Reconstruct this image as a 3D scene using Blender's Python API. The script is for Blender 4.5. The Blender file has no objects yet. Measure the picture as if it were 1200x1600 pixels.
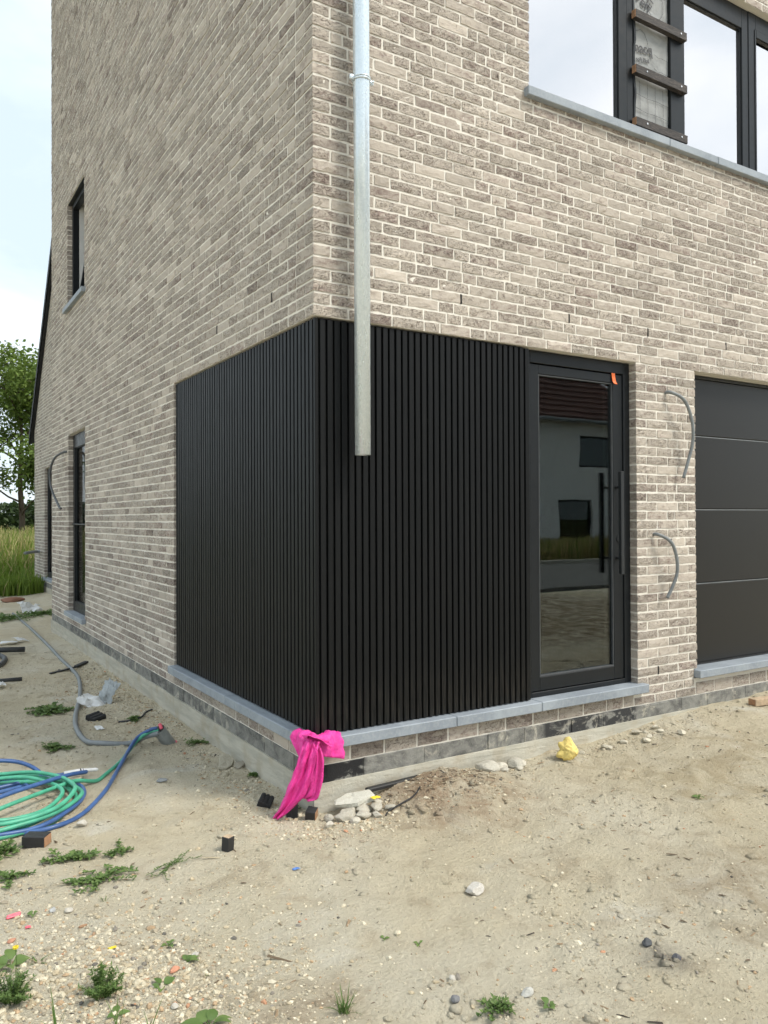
import bpy, math, random
import numpy as np
from mathutils import Matrix, Vector
random.seed(7); rng = np.random.default_rng(7)
PI = math.pi
scene = bpy.context.scene
COL = scene.collection

# ------------------------------------------------------------------ camera
FPX = 1234.0
yaw, pitch, roll = math.radians(58.2), math.radians(0.46), math.radians(0.25)
Fw = np.array([math.cos(yaw), math.sin(yaw), 0]); Rt = np.array([math.sin(yaw), -math.cos(yaw), 0]); Up = np.array([0, 0, 1.0])
F2 = Fw*math.cos(pitch)+Up*math.sin(pitch); U2 = Up*math.cos(pitch)-Fw*math.sin(pitch)
R3 = Rt*math.cos(roll)-U2*math.sin(roll); U3 = U2*math.cos(roll)+Rt*math.sin(roll)
CAM = np.array([-1.812, -3.595, 1.495])
cd = bpy.data.cameras.new('camera'); cam = bpy.data.objects.new('camera', cd); COL.objects.link(cam)
cd.sensor_fit = 'HORIZONTAL'; cd.sensor_width = 36.0; cd.lens = FPX/1200*36; cd.clip_end = 3000; cd.clip_start = 0.05
cam.matrix_world = Matrix(((R3[0], U3[0], -F2[0], CAM[0]), (R3[1], U3[1], -F2[1], CAM[1]), (R3[2], U3[2], -F2[2], CAM[2]), (0, 0, 0, 1)))
scene.camera = cam

# ------------------------------------------------------------------ world, sun, exposure
SUN_EL, SUN_AZ = math.radians(52), math.atan2(-0.80, 0.60)       # direction towards the sun in the xy plane
w = bpy.data.worlds.new('World'); scene.world = w; w.use_nodes = True
nt = w.node_tree; nt.nodes.clear()
def WN(t, **k):
    n = nt.nodes.new(t)
    for a, b in k.items(): setattr(n, a, b)
    return n
out = WN('ShaderNodeOutputWorld'); bg = WN('ShaderNodeBackground'); bg.inputs[1].default_value = 0.112
sky = WN('ShaderNodeTexSky', sky_type='NISHITA'); sky.sun_disc = False; sky.sun_elevation = SUN_EL; sky.sun_rotation = PI/2-SUN_AZ
sky.air_density = 1.0; sky.dust_density = 2.0; sky.ozone_density = 1.0
tc = WN('ShaderNodeTexCoord'); mp = WN('ShaderNodeMapping'); mp.inputs['Scale'].default_value = (1.3, 1.3, 3.2)
nz = WN('ShaderNodeTexNoise'); nz.inputs['Scale'].default_value = 2.3; nz.inputs['Detail'].default_value = 7; nz.inputs['Roughness'].default_value = 0.5; nz.inputs['Distortion'].default_value = 0.4
rp = WN('ShaderNodeValToRGB'); rp.color_ramp.elements[0].position = 0.36; rp.color_ramp.elements[0].color = (4.7, 5.5, 6.05, 1)
rp.color_ramp.elements[1].position = 0.62; rp.color_ramp.elements[1].color = (6.5, 7.05, 7.3, 1)
mx = WN('ShaderNodeMix', data_type='RGBA'); mx.inputs[0].default_value = 0.86
L = nt.links.new
L(tc.outputs['Generated'], mp.inputs[0]); L(mp.outputs[0], nz.inputs['Vector']); L(nz.outputs[0], rp.inputs[0])
L(sky.outputs[0], mx.inputs[6]); L(rp.outputs[0], mx.inputs[7]); L(mx.outputs[2], bg.inputs[0]); L(bg.outputs[0], out.inputs[0])

sl = bpy.data.lights.new('sun', 'SUN'); sl.energy = 2.0; sl.angle = math.radians(18); sl.color = (1.0, 0.95, 0.86)
so = bpy.data.objects.new('sun', sl); COL.objects.link(so)
sd = Vector((math.cos(SUN_AZ)*math.cos(SUN_EL), math.sin(SUN_AZ)*math.cos(SUN_EL), math.sin(SUN_EL)))
so.rotation_euler = sd.to_track_quat('Z', 'Y').to_euler(); so.location = (6, -9, 12)
cy = scene.cycles
cy.use_adaptive_sampling = True; cy.adaptive_threshold = 0.03; cy.max_bounces = 5; cy.diffuse_bounces = 2; cy.glossy_bounces = 3; cy.transmission_bounces = 4; cy.transparent_max_bounces = 8; cy.caustics_reflective = False; cy.caustics_refractive = False
vs = scene.view_settings; vs.view_transform = 'Standard'; vs.look = 'None'; vs.gamma = 1; vs.exposure = 0.76; vs.use_curve_mapping = False

# ------------------------------------------------------------------ helpers: nodes and materials
class NB:
    def __init__(s, name):
        s.m = bpy.data.materials.new(name); s.m.use_nodes = True; s.t = s.m.node_tree; s.t.nodes.clear()
        s.out = s.t.nodes.new('ShaderNodeOutputMaterial'); s.pos = None
    def n(s, typ, ins=None, **k):
        nd = s.t.nodes.new(typ)
        for a, b in k.items(): setattr(nd, a, b)
        for a, b in (ins or {}).items(): s.put(nd.inputs[a], b)
        return nd
    def put(s, sock, v):
        if isinstance(v, bpy.types.NodeSocket): s.t.links.new(v, sock)
        elif isinstance(v, (tuple, list)) and len(v) == 3 and sock.type == 'RGBA': sock.default_value = (*v, 1)
        else: sock.default_value = v
    def P(s):
        if s.pos is None: s.pos = s.n('ShaderNodeNewGeometry').outputs['Position']
        return s.pos
    def noise(s, scale, detail=4, rough=0.55, dist=0, vec=None, stretch=None):
        v = vec or s.P()
        if stretch: v = s.n('ShaderNodeMapping', {0: v, 'Scale': stretch}).outputs[0]
        return s.n('ShaderNodeTexNoise', {'Vector': v, 'Scale': scale, 'Detail': detail, 'Roughness': rough, 'Distortion': dist}).outputs[0]
    def ramp(s, f, a, b, lo=0.0, hi=1.0):
        return s.n('ShaderNodeMapRange', {0: f, 1: a, 2: b, 3: lo, 4: hi}, interpolation_type='SMOOTHSTEP').outputs[0]
    def math(s, op, a, b=0.0, c=None):
        nd = s.n('ShaderNodeMath', {0: a, 1: b}, operation=op)
        if c is not None: s.put(nd.inputs[2], c)
        return nd.outputs[0]
    def mix(s, f, a, b, blend='MIX'):
        return s.n('ShaderNodeMix', {0: f, 6: a, 7: b}, data_type='RGBA', blend_type=blend).outputs[2]
    def bump(s, h, strength=0.5, dist=0.01, normal=None):
        nd = s.n('ShaderNodeBump', {'Height': h, 'Strength': strength, 'Distance': dist})
        if normal: s.put(nd.inputs['Normal'], normal)
        return nd.outputs[0]
    def bsdf(s, color, rough=0.8, metal=0.0, normal=None, spec=0.5, **k):
        b = s.n('ShaderNodeBsdfPrincipled', {'Base Color': color, 'Roughness': rough, 'Metallic': metal, 'Specular IOR Level': spec})
        if normal: s.put(b.inputs['Normal'], normal)
        for a, v in k.items(): s.put(b.inputs[a.replace('_', ' ')], v)
        s.t.links.new(b.outputs[0], s.out.inputs[0]); return b
M = {}
def simple(name, col, rough=0.7, metal=0.0, var=0.12, scale=30, bump=0.15, bdist=0.004, spec=0.5, **k):
    b = NB(name); n1 = b.noise(scale, 5, 0.6); n2 = b.noise(scale*0.17, 3)
    f = b.math('MULTIPLY_ADD', n1, 0.6, b.math('MULTIPLY', n2, 0.4))
    lo = tuple(c*(1-var*2) for c in col); hi = tuple(min(1, c*(1+var*2)) for c in col)
    c = b.mix(b.ramp(f, 0.3, 0.7), lo, hi)
    b.bsdf(c, b.ramp(n1, 0.3, 0.7, max(0.02, rough-0.08), min(1, rough+0.08)), metal, b.bump(n1, bump, bdist), spec, **k)
    M[name] = b.m; return b.m

def build_materials():
    # --- hand moulded greige brick
    b = NB('brick'); at = b.n('ShaderNodeAttribute', attribute_name='tint')
    sep = b.n('ShaderNodeSeparateColor', {0: at.outputs['Color']})
    offs = b.n('ShaderNodeVectorMath', {0: b.P(), 1: b.n('ShaderNodeVectorMath', {0: at.outputs['Color'], 1: (3.1, 5.7, 4.3)}, operation='MULTIPLY').outputs[0]}, operation='ADD').outputs[0]
    n1 = b.noise(21, 4, 0.62, 0.9, offs, (1, 1, 1.8)); n2 = b.noise(110, 3, 0.7, 0, offs)
    n3 = b.noise(24, 3, 0.55, 2.2, offs, (1, 1, 1.7))
    crease = b.ramp(b.math('ABSOLUTE', b.math('SUBTRACT', n3, 0.5)), 0.0, 0.034, 1, 0)
    cm = b.math('MULTIPLY', crease, b.ramp(b.math('ADD', sep.outputs[2], b.math('MULTIPLY', n1, 0.9)), 0.62, 0.95))
    f = b.math('ADD', b.math('MULTIPLY_ADD', n1, 0.80, b.math('MULTIPLY', n2, 0.50)), b.math('MULTIPLY', sep.outputs[1], 0.20))
    c = b.mix(b.ramp(f, 0.68, 1.02), (0.480, 0.422, 0.358), (0.255, 0.192, 0.168))
    c = b.mix(b.ramp(n2, 0.58, 0.72, 0, 0.5), c, (0.60, 0.55, 0.48))
    c = b.mix(1.0, c, b.n('ShaderNodeCombineColor', {0: sep.outputs[0], 1: sep.outputs[0], 2: sep.outputs[0]}).outputs[0], 'MULTIPLY')
    c = b.mix(b.math('MULTIPLY', cm, 0.85), c, (0.10, 0.075, 0.06))  # shadows under the brick folds painted in as dark crease lines
    h = b.math('SUBTRACT', b.math('MULTIPLY_ADD', n2, 0.35, n1), b.math('MULTIPLY', cm, 0.9))
    b.bsdf(c, 0.92, 0, b.bump(h, 0.75, 0.007), 0.2); M['brick'] = b.m
    # --- mortar
    b = NB('mortar'); n1 = b.noise(220, 4, 0.7); n2 = b.noise(2.2, 4)
    c = b.mix(b.ramp(n2, 0.3, 0.7), (0.80, 0.75, 0.665), (0.86, 0.815, 0.73)); c = b.mix(b.ramp(n1, 0.35, 0.7, 0, 0.35), c, (0.62, 0.57, 0.485))
    b.bsdf(c, 0.95, 0, b.bump(n1, 0.7, 0.004), 0.2); M['mortar'] = b.m
    # --- cast concrete footing with board marks and splashed soil
    b = NB('concrete'); n1 = b.noise(60, 5, 0.65); n2 = b.noise(4, 5, 0.6, 0.4, None, (0.6, 0.6, 5)); n3 = b.noise(7, 4)
    c = b.mix(b.ramp(n2, 0.32, 0.68), (0.42, 0.40, 0.335), (0.56, 0.53, 0.445)); c = b.mix(b.ramp(n3, 0.45, 0.7, 0, 0.6), c, (0.42, 0.36, 0.26))
    b.bsdf(c, 0.95, 0, b.bump(b.math('MULTIPLY_ADD', n2, 1.5, n1), 0.6, 0.008), 0.2); M['concrete'] = b.m
    # --- dark blocks of the damp course, tar brushed on unevenly
    b = NB('damp_block'); n1 = b.noise(90, 5, 0.7); n2 = b.noise(9, 5, 0.65, 0.6, None, (1, 1, 1.4)); oi = b.n('ShaderNodeObjectInfo').outputs['Random']
    f = b.math('ADD', n2, b.math('MULTIPLY', oi, 0.16))
    c = b.mix(b.ramp(f, 0.42, 0.80), (0.27, 0.265, 0.24), (0.105, 0.103, 0.097)); c = b.mix(b.ramp(n1, 0.52, 0.72, 0, 0.6), c, (0.40, 0.375, 0.315))
    def tarred(x0, x1):                     # stretches brushed black with bitumen
        xx = b.n('ShaderNodeSeparateXYZ', {0: b.P()}).outputs[0]; msk = b.math('MULTIPLY', b.ramp(xx, x0-0.02, x0+0.02), b.ramp(xx, x1-0.02, x1+0.02, 1, 0)); return b.math('MULTIPLY', msk, b.ramp(n2, 0.36, 0.5))
    c = b.mix(tarred(0.01, 0.29), c, (0.022, 0.022, 0.023)); c = b.mix(tarred(1.56, 2.38), c, (0.045, 0.045, 0.046))
    n6 = b.noise(5, 5, 0.7, 0.8, b.n('ShaderNodeMapping', {0: b.P(), 'Location': (3.3, 8.1, 1.7)}).outputs[0]); c = b.mix(b.ramp(n6, 0.55, 0.68, 0, 0.85), c, (0.50, 0.465, 0.385))
    b.bsdf(c, 0.85, 0, b.bump(n1, 0.6, 0.006), 0.3); M['damp_block'] = b.m
    # --- bluestone
    b = NB('bluestone'); n1 = b.noise(70, 5, 0.65); n2 = b.noise(3, 5, 0.6, 1.0)
    c = b.mix(b.ramp(n2, 0.3, 0.7), (0.235, 0.265, 0.30), (0.33, 0.365, 0.40)); c = b.mix(b.ramp(n1, 0.4, 0.75, 0, 0.4), c, (0.42, 0.44, 0.45))
    b.bsdf(c, 0.6, 0, b.bump(n1, 0.25, 0.003), 0.4); M['bluestone'] = b.m
    # --- black composite slats
    b = NB('slat_black'); n1 = b.noise(30, 5, 0.6, 0.3, None, (6, 6, 0.25)); n2 = b.noise(5, 4, 0.6); oi = b.n('ShaderNodeObjectInfo').outputs['Random']
    c = b.mix(b.math('MULTIPLY_ADD', oi, 0.35, b.math('MULTIPLY', n1, 0.65)), (0.0040, 0.0044, 0.0047), (0.0080, 0.0086, 0.0091)); c = b.mix(b.ramp(n2, 0.62, 0.85, 0, 0.12), c, (0.05, 0.047, 0.042))
    zz = b.n('ShaderNodeSeparateXYZ', {0: b.P()}).outputs[2]; c = b.mix(b.math('MULTIPLY', b.ramp(zz, 0.38, 0.75, 0.35, 0), b.ramp(n1, 0.4, 0.7)), c, (0.07, 0.058, 0.042))
    b.bsdf(c, b.ramp(n1, 0.2, 0.8, 0.40, 0.54), 0, b.bump(n1, 0.25, 0.002), 0.22); M['slat_black'] = b.m
    simple('cladding_back', (0.006, 0.006, 0.006), 0.9, bump=0)
    simple('frame_grey', (0.013, 0.0148, 0.0165), 0.38, var=0.05, spec=0.28, bump=0.05, bdist=0.001)
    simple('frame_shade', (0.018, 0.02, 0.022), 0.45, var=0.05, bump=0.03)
    simple('garage_grey', (0.0175, 0.0168, 0.0158), 0.34, spec=0.32, var=0.06, scale=400, bump=0.25, bdist=0.0008)
    # --- galvanised zinc
    b = NB('galvanised'); v = b.n('ShaderNodeTexVoronoi', {'Vector': b.P(), 'Scale': 190.0}); n1 = b.noise(18, 5, 0.6, 0, None, (1, 1, 0.25)); n2 = b.noise(300, 3)
    c = b.mix(b.n('ShaderNodeSeparateColor', {0: v.outputs['Color']}).outputs[0], (0.66, 0.745, 0.81), (0.80, 0.875, 0.93)); c = b.mix(b.ramp(n2, 0.62, 0.72, 0, 0.3), c, (0.45, 0.48, 0.50))
    b.bsdf(c, b.ramp(n1, 0.3, 0.7, 0.20, 0.30), 0.45, b.bump(n1, 0.10, 0.004), 0.5); M['galvanised'] = b.m
    # --- glazing: tinted clear glass with the reflection of its coated panes
    for nm, base, add in (('glass_dark', 0.010, 0.36), ('glass_coated', 0.74, 0.6)):
        b = NB(nm); fr = b.n('ShaderNodeFresnel', {'IOR': 1.5}).outputs[0]
        wob = b.noise(2.5, 2, 0.5)
        nrm = b.bump(wob, 0.10, 0.004)
        gl = b.n('ShaderNodeBsdfGlossy', {'Color': (1.0, 0.955, 0.945), 'Roughness': 0.0, 'Normal': nrm})
        tr = b.n('ShaderNodeBsdfTransparent', {'Color': (0.55, 0.60, 0.60)})
        fac = b.math('MINIMUM', b.math('MULTIPLY_ADD', fr, add, base), 1.0)
        mxs = b.n('ShaderNodeMixShader', {0: fac, 1: tr.outputs[0], 2: gl.outputs[0]})
        b.t.links.new(mxs.outputs[0], b.out.inputs[0]); M[nm] = b.m
    # --- trodden sandy building soil
    b = NB('soil'); n1 = b.noise(0.9, 5, 0.6, 0.5); n2 = b.noise(5.5, 6, 0.65, 0.6); n3 = b.noise(60, 6, 0.7); n4 = b.noise(300, 4, 0.7); n5 = b.noise(2.1, 5, 0.6, 0.8, b.n('ShaderNodeMapping', {0: b.P(), 'Location': (13.1, 4.2, 0)}).outputs[0])
    c = b.mix(b.ramp(n1, 0.35, 0.65), (0.67, 0.605, 0.465), (0.62, 0.54, 0.385))
    c = b.mix(b.ramp(n2, 0.50, 0.74, 0, 0.7), c, (0.42, 0.335, 0.225))
    c = b.mix(b.ramp(n5, 0.54, 0.72, 0, 0.8), c, (0.70, 0.655, 0.545))
    c = b.mix(b.ramp(n3, 0.50, 0.75, 0, 0.40), c, (0.33, 0.265, 0.18)); c = b.mix(b.ramp(n4, 0.55, 0.72, 0, 0.5), c, (0.72, 0.67, 0.56)); c = b.mix(b.ramp(n4, 0.28, 0.42, 0.35, 0), c, (0.30, 0.245, 0.175))
    def spot(x, y, r0, r1, col, amt):        # dug-up subsoil and ash spots
        nonlocal c
        d = b.n('ShaderNodeVectorMath', {0: b.P(), 1: (x, y, 0.05)}, operation='DISTANCE').outputs['Value']
        c = b.mix(b.math('MULTIPLY', b.ramp(d, r0, r1, amt, 0), b.ramp(n2, 0.38, 0.6, 0.25, 1)), c, col)
    spot(0.66, -0.22, 0.12, 0.62, (0.34, 0.235, 0.15), 0.85); spot(0.40, -1.80, 0.02, 0.16, (0.16, 0.15, 0.145), 0.8); spot(1.10, -1.70, 0.1, 0.6, (0.36, 0.28, 0.18), 0.7); spot(-0.75, -1.40, 0.03, 0.28, (0.37, 0.28, 0.19), 0.7); spot(2.2, -0.9, 0.2, 1.0, (0.42, 0.34, 0.21), 0.6); spot(6.6, -5.4, 1.8, 4.4, (0.24, 0.18, 0.115), 0.95)
    h = b.math('ADD', b.math('MULTIPLY_ADD', n4, 0.35, n3), n2)
    far = b.ramp(b.n('ShaderNodeVectorMath', {0: b.P()}, operation='LENGTH').outputs['Value'], 15.5, 19, 0, 1)
    yy = b.n('ShaderNodeSeparateXYZ', {0: b.P()}).outputs[1]
    field = b.math('MULTIPLY', far, b.ramp(yy, -1, 3))
    c = b.mix(field, c, b.mix(n2, (0.10, 0.14, 0.04), (0.22, 0.20, 0.09)))
    b.bsdf(c, 0.97, 0, b.bump(h, 1.0, 0.022), 0.15); M['soil'] = b.m
    # --- stones: each tinted by its own vertex colour
    b = NB('pebble'); at = b.n('ShaderNodeAttribute', attribute_name='tint').outputs['Color']; n1 = b.noise(120, 4, 0.7)
    c = b.mix(b.ramp(n1, 0.35, 0.7, 0, 0.5), at, b.mix(1.0, at, (0.62, 0.58, 0.52), 'MULTIPLY'))
    b.bsdf(c, 0.92, 0, b.bump(n1, 0.6, 0.004), 0.2); M['pebble'] = b.m
    simple('asphalt', (0.13, 0.128, 0.12), 0.9, scale=80, bump=0.5)
    simple('tar_black', (0.020, 0.020, 0.021), 0.55, scale=50, bump=0.4)
    simple('sawn_wood', (0.36, 0.20, 0.11), 0.8, scale=60, bump=0.3)
    simple('raw_wood', (0.47, 0.35, 0.23), 0.85, scale=40, bump=0.3)
    simple('pale_chip', (0.55, 0.45, 0.33), 0.9)
    b = NB('stained_wood'); n1 = b.noise(14, 5, 0.6, 1.2, None, (1.0, 4, 6)); b.bsdf(b.mix(b.ramp(n1, 0.35, 0.7), (0.018, 0.015, 0.013), (0.075, 0.060, 0.052)), 0.7, 0, b.bump(n1, 0.4, 0.004)); M['stained_wood'] = b.m
    simple('hose_blue', (0.055, 0.12, 0.30), 0.40, var=0.12, scale=14, bump=0.05)
    simple('hose_green', (0.075, 0.37, 0.235), 0.42, var=0.14, scale=14, bump=0.05)
    simple('conduit_grey', (0.20, 0.215, 0.22), 0.5, var=0.1, scale=20, bump=0.05)
    simple('conduit_dark', (0.085, 0.09, 0.095), 0.5, var=0.1, scale=20, bump=0.05)
    simple('pipe_dark', (0.05, 0.053, 0.056), 0.5)
    simple('tape_grey', (0.30, 0.32, 0.32), 0.38, scale=25, bump=0.6, bdist=0.01, metal=0.3)
    simple('white_plastic', (0.72, 0.72, 0.71), 0.5, var=0.06); simple('white_paint', (0.74, 0.735, 0.72), 0.8, var=0.03, scale=8, bump=0.05)
    simple('foam_yellow', (0.80, 0.62, 0.20), 0.75, var=0.12, scale=55, bump=0.7, bdist=0.01)
    simple('yellow_bit', (0.80, 0.60, 0.04), 0.5); simple('pink_bit', (0.80, 0.13, 0.18), 0.5); simple('blue_bit', (0.08, 0.2, 0.5), 0.5)
    simple('orange_plastic', (0.80, 0.17, 0.04), 0.35, var=0.04)
    simple('brick_red', (0.52, 0.25, 0.17), 0.9, scale=50, bump=0.5)
    simple('roof_tile', (0.12, 0.052, 0.04), 0.8, scale=6, var=0.2); simple('roof_slate', (0.028, 0.029, 0.031), 0.7)
    simple('screw_steel', (0.75, 0.75, 0.75), 0.3, 0.8, bump=0)
    simple('print_ink', (0.06, 0.06, 0.065), 0.7, bump=0); simple('inner_plaster', (0.13, 0.126, 0.12), 0.9, scale=6, bump=0.1)
    b = NB('pink_film'); n1 = b.noise(24, 4, 0.6, 1.0)
    b.bsdf(b.mix(b.ramp(n1, 0.3, 0.75), (0.80, 0.035, 0.30), (0.90, 0.075, 0.40)), 0.42, 0, b.bump(b.math('ADD', n1, b.noise(70, 4, 0.6, 2.5)), 0.6, 0.010), 0.4); M['pink_film'] = b.m
    b = NB('membrane'); n1 = b.noise(6, 5, 0.6, 0.6); n2 = b.noise(160, 3, 0.6, 0, None, (1, 1, 0.3))
    c = b.mix(b.ramp(n1, 0.3, 0.7), (0.27, 0.275, 0.27), (0.37, 0.375, 0.37)); c = b.mix(b.ramp(n2, 0.5, 0.7, 0, 0.4), c, (0.30, 0.30, 0.30))
    b.bsdf(c, 0.8, 0, b.bump(n1, 0.6, 0.02), 0.3); M['membrane'] = b.m
    b = NB('bark'); n1 = b.noise(18, 5, 0.65, 0.5, None, (1, 1, 0.25)); b.bsdf(b.mix(n1, (0.05, 0.038, 0.026), (0.17, 0.135, 0.10)), 0.95, 0, b.bump(n1, 0.8, 0.03), 0.1); M['bark'] = b.m
    def leafmat(nm, lo, hi, sc, dry=None, t=0.3):
        b = NB(nm); at = b.n('ShaderNodeAttribute', attribute_name='tint'); sp = b.n('ShaderNodeSeparateColor', {0: at.outputs['Color']}); n1 = b.noise(sc, 3)
        c = b.mix(b.math('MULTIPLY_ADD', sp.outputs[0], 0.7, b.math('MULTIPLY', n1, 0.3)), lo, hi)
        if dry: c = b.mix(sp.outputs[1], c, dry)
        d = b.n('ShaderNodeBsdfPrincipled', {'Base Color': c, 'Roughness': 0.55, 'Specular IOR Level': 0.3}); tl = b.n('ShaderNodeBsdfTranslucent', {'Color': c})
        ms = b.n('ShaderNodeMixShader', {0: t, 1: d.outputs[0], 2: tl.outputs[0]}); b.t.links.new(ms.outputs[0], b.out.inputs[0]); M[nm] = b.m
    leafmat('leaf_tree', (0.07, 0.13, 0.025), (0.25, 0.33, 0.075), 1.2)
    leafmat('leaf_far', (0.025, 0.045, 0.018), (0.07, 0.105, 0.035), 0.5)
    leafmat('leaf_weed', (0.075, 0.145, 0.04), (0.20, 0.28, 0.085), 20)
    leafmat('blade_field', (0.10, 0.17, 0.025), (0.24, 0.33, 0.05), 0.6, (0.50, 0.40, 0.20))
    leafmat('blade_weed', (0.07, 0.14, 0.03), (0.18, 0.25, 0.08), 20, (0.40, 0.36, 0.2))
build_materials()

# ------------------------------------------------------------------ helpers: meshes and objects
class MB:
    """collects vertices and faces, then links them as ONE mesh object"""
    def __init__(s): s.v = []; s.f = []; s.mi = []; s.cur = 0
    def add(s, verts, faces):
        o = len(s.v); s.v += [tuple(p) for p in verts]; s.f += [tuple(i+o for i in f) for f in faces]; s.mi += [s.cur]*len(faces)
    def box(s, a, b, bev=0.0):
        x0, y0, z0 = (min(a[i], b[i]) for i in range(3)); x1, y1, z1 = (max(a[i], b[i]) for i in range(3))
        if bev <= 0:
            s.add([(x0,y0,z0),(x1,y0,z0),(x1,y1,z0),(x0,y1,z0),(x0,y0,z1),(x1,y0,z1),(x1,y1,z1),(x0,y1,z1)],
                  [(0,3,2,1),(4,5,6,7),(0,1,5,4),(1,2,6,5),(2,3,7,6),(3,0,4,7)]); return s
        c = bev; vs_, idx = [], {}
        for sx in (0, 1):
            for sy in (0, 1):
                for sz in (0, 1):
                    X, Y, Z = (x0, x1)[sx], (y0, y1)[sy], (z0, z1)[sz]; dx, dy, dz = (c, -c)[sx], (c, -c)[sy], (c, -c)[sz]
                    for k, p in enumerate(((X, Y+dy, Z+dz), (X+dx, Y, Z+dz), (X+dx, Y+dy, Z))): idx[sx, sy, sz, k] = len(vs_); vs_.append(p)
        fs = []
        def face(keys, nrm):
            q = [idx[k] for k in keys]; p = [np.array(vs_[i]) for i in q]
            if np.dot(np.cross(p[1]-p[0], p[2]-p[0]), nrm) < 0: q = q[::-1]
            fs.append(tuple(q))
        sg = lambda t: (-1, 1)[t]
        for t in (0, 1):
            face([(t,0,0,0),(t,1,0,0),(t,1,1,0),(t,0,1,0)], (sg(t),0,0)); face([(0,t,0,1),(1,t,0,1),(1,t,1,1),(0,t,1,1)], (0,sg(t),0)); face([(0,0,t,2),(1,0,t,2),(1,1,t,2),(0,1,t,2)], (0,0,sg(t)))
            for u in (0, 1):
                face([(t,u,0,0),(t,u,1,0),(t,u,1,1),(t,u,0,1)], (sg(t),sg(u),0)); face([(t,0,u,0),(t,1,u,0),(t,1,u,2),(t,0,u,2)], (sg(t),0,sg(u))); face([(0,t,u,1),(1,t,u,1),(1,t,u,2),(0,t,u,2)], (0,sg(t),sg(u)))
                for q in (0, 1): face([(t,u,q,0),(t,u,q,1),(t,u,q,2)], (sg(t),sg(u),sg(q)))
        s.add(vs_, fs); return s
    def tube(s, pts, r, seg=8, cap=True):
        pts = [np.array(p, float) for p in pts]; n = len(pts); rr = r if hasattr(r, '__len__') else [r]*n
        T = [pts[min(i+1, n-1)]-pts[max(i-1, 0)] for i in range(n)]; T = [t/(np.linalg.norm(t)+1e-9) for t in T]
        a = np.array([0, 0, 1.0]) if abs(T[0][2]) < 0.9 else np.array([1.0, 0, 0]); u = np.cross(T[0], a); u /= np.linalg.norm(u)
        vs_, fs = [], []
        for i in range(n):
            u = u-T[i]*np.dot(u, T[i]); u /= np.linalg.norm(u)+1e-9; v = np.cross(T[i], u)
            for k in range(seg):
                t = 2*PI*k/seg; vs_.append(pts[i]+rr[i]*(u*math.cos(t)+v*math.sin(t)))
        for i in range(n-1):
            for k in range(seg): fs.append((i*seg+k, i*seg+(k+1) % seg, (i+1)*seg+(k+1) % seg, (i+1)*seg+k))
        if cap: fs += [tuple(range(seg))[::-1], tuple((n-1)*seg+k for k in range(seg))]
        s.add(vs_, fs); return s
    def obj(s, name, mat, parent=None, smooth=False, loc=None):
        me = bpy.data.meshes.new(name); me.from_pydata(s.v, [], s.f); me.update()
        for m in (mat if isinstance(mat, (list, tuple)) else [mat]): me.materials.append(M[m] if isinstance(m, str) else m)
        if max(s.mi, default=0): me.polygons.foreach_set('material_index', s.mi)
        if smooth: me.polygons.foreach_set('use_smooth', [True]*len(me.polygons))
        return link(name, me, parent, loc)
def link(name, data, parent=None, loc=None):
    o = bpy.data.objects.new(name, data); COL.objects.link(o)
    if parent: o.parent = parent
    if loc is not None: o.location = loc
    return o
def npmesh(name, V, Q, mat, tint=None, smooth=False):
    """numpy arrays -> mesh; Q is (n,4) or (n,3)"""
    me = bpy.data.meshes.new(name); V = np.asarray(V, np.float32); Q = np.asarray(Q, np.int32); k = Q.shape[1]
    me.vertices.add(len(V)); me.vertices.foreach_set('co', V.ravel()); me.loops.add(Q.size); me.loops.foreach_set('vertex_index', Q.ravel())
    me.polygons.add(len(Q)); me.polygons.foreach_set('loop_start', np.arange(len(Q), dtype=np.int32)*k)
    me.polygons.foreach_set('use_smooth', np.full(len(Q), smooth))
    me.update(calc_edges=True)
    if tint is not None:
        a = me.attributes.new('tint', 'FLOAT_COLOR', 'POINT'); t = np.ones((len(V), 4), np.float32); t[:, :3] = tint; a.data.foreach_set('color', t.ravel())
    me.materials.append(M[mat] if isinstance(mat, str) else mat); return me
def tag(o, label, cat, group=None):
    o['label'] = label; o['category'] = cat
    if group: o['group'] = group
    return o
def thing(name, label, cat, loc=(0, 0, 0), rz=0.0, group=None):
    o = bpy.data.objects.new(name, None); COL.objects.link(o); o.location = loc; o.rotation_euler = (0, 0, rz); o.empty_display_size = 0.1
    return tag(o, label, cat, group)
def smooth_path(pts, k=8):
    P = [np.array(p, float) for p in pts]; P = [2*P[0]-P[1]]+P+[2*P[-1]-P[-2]]; o = []
    for i in range(1, len(P)-2):
        for j in range(k):
            t = j/k; a, b, c, d = P[i-1], P[i], P[i+1], P[i+2]
            o.append(0.5*((2*b)+(-a+c)*t+(2*a-5*b+4*c-d)*t*t+(-a+3*b-3*c+d)*t**3))
    o.append(P[-2]); return o
_H = rng.random((256, 256))
def vnoise(x, y, seed=0):
    x = np.asarray(x, float)+seed*17.3; y = np.asarray(y, float)+seed*9.1
    xi = np.floor(x).astype(int); yi = np.floor(y).astype(int); fx = x-xi; fy = y-yi; fx = fx*fx*(3-2*fx); fy = fy*fy*(3-2*fy)
    h = lambda i, j: _H[i & 255, j & 255]
    return (h(xi, yi)*(1-fx)+h(xi+1, yi)*fx)*(1-fy)+(h(xi, yi+1)*(1-fx)+h(xi+1, yi+1)*fx)*fy
def fbm(x, y, s, o=4, seed=0): return sum(vnoise(x*s*2**i, y*s*2**i, seed+i)*0.5**i for i in range(o))/sum(0.5**i for i in range(o))
def sstep(a, b, t):
    t = np.clip((t-a)/(b-a), 0, 1); return t*t*(3-2*t)
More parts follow.
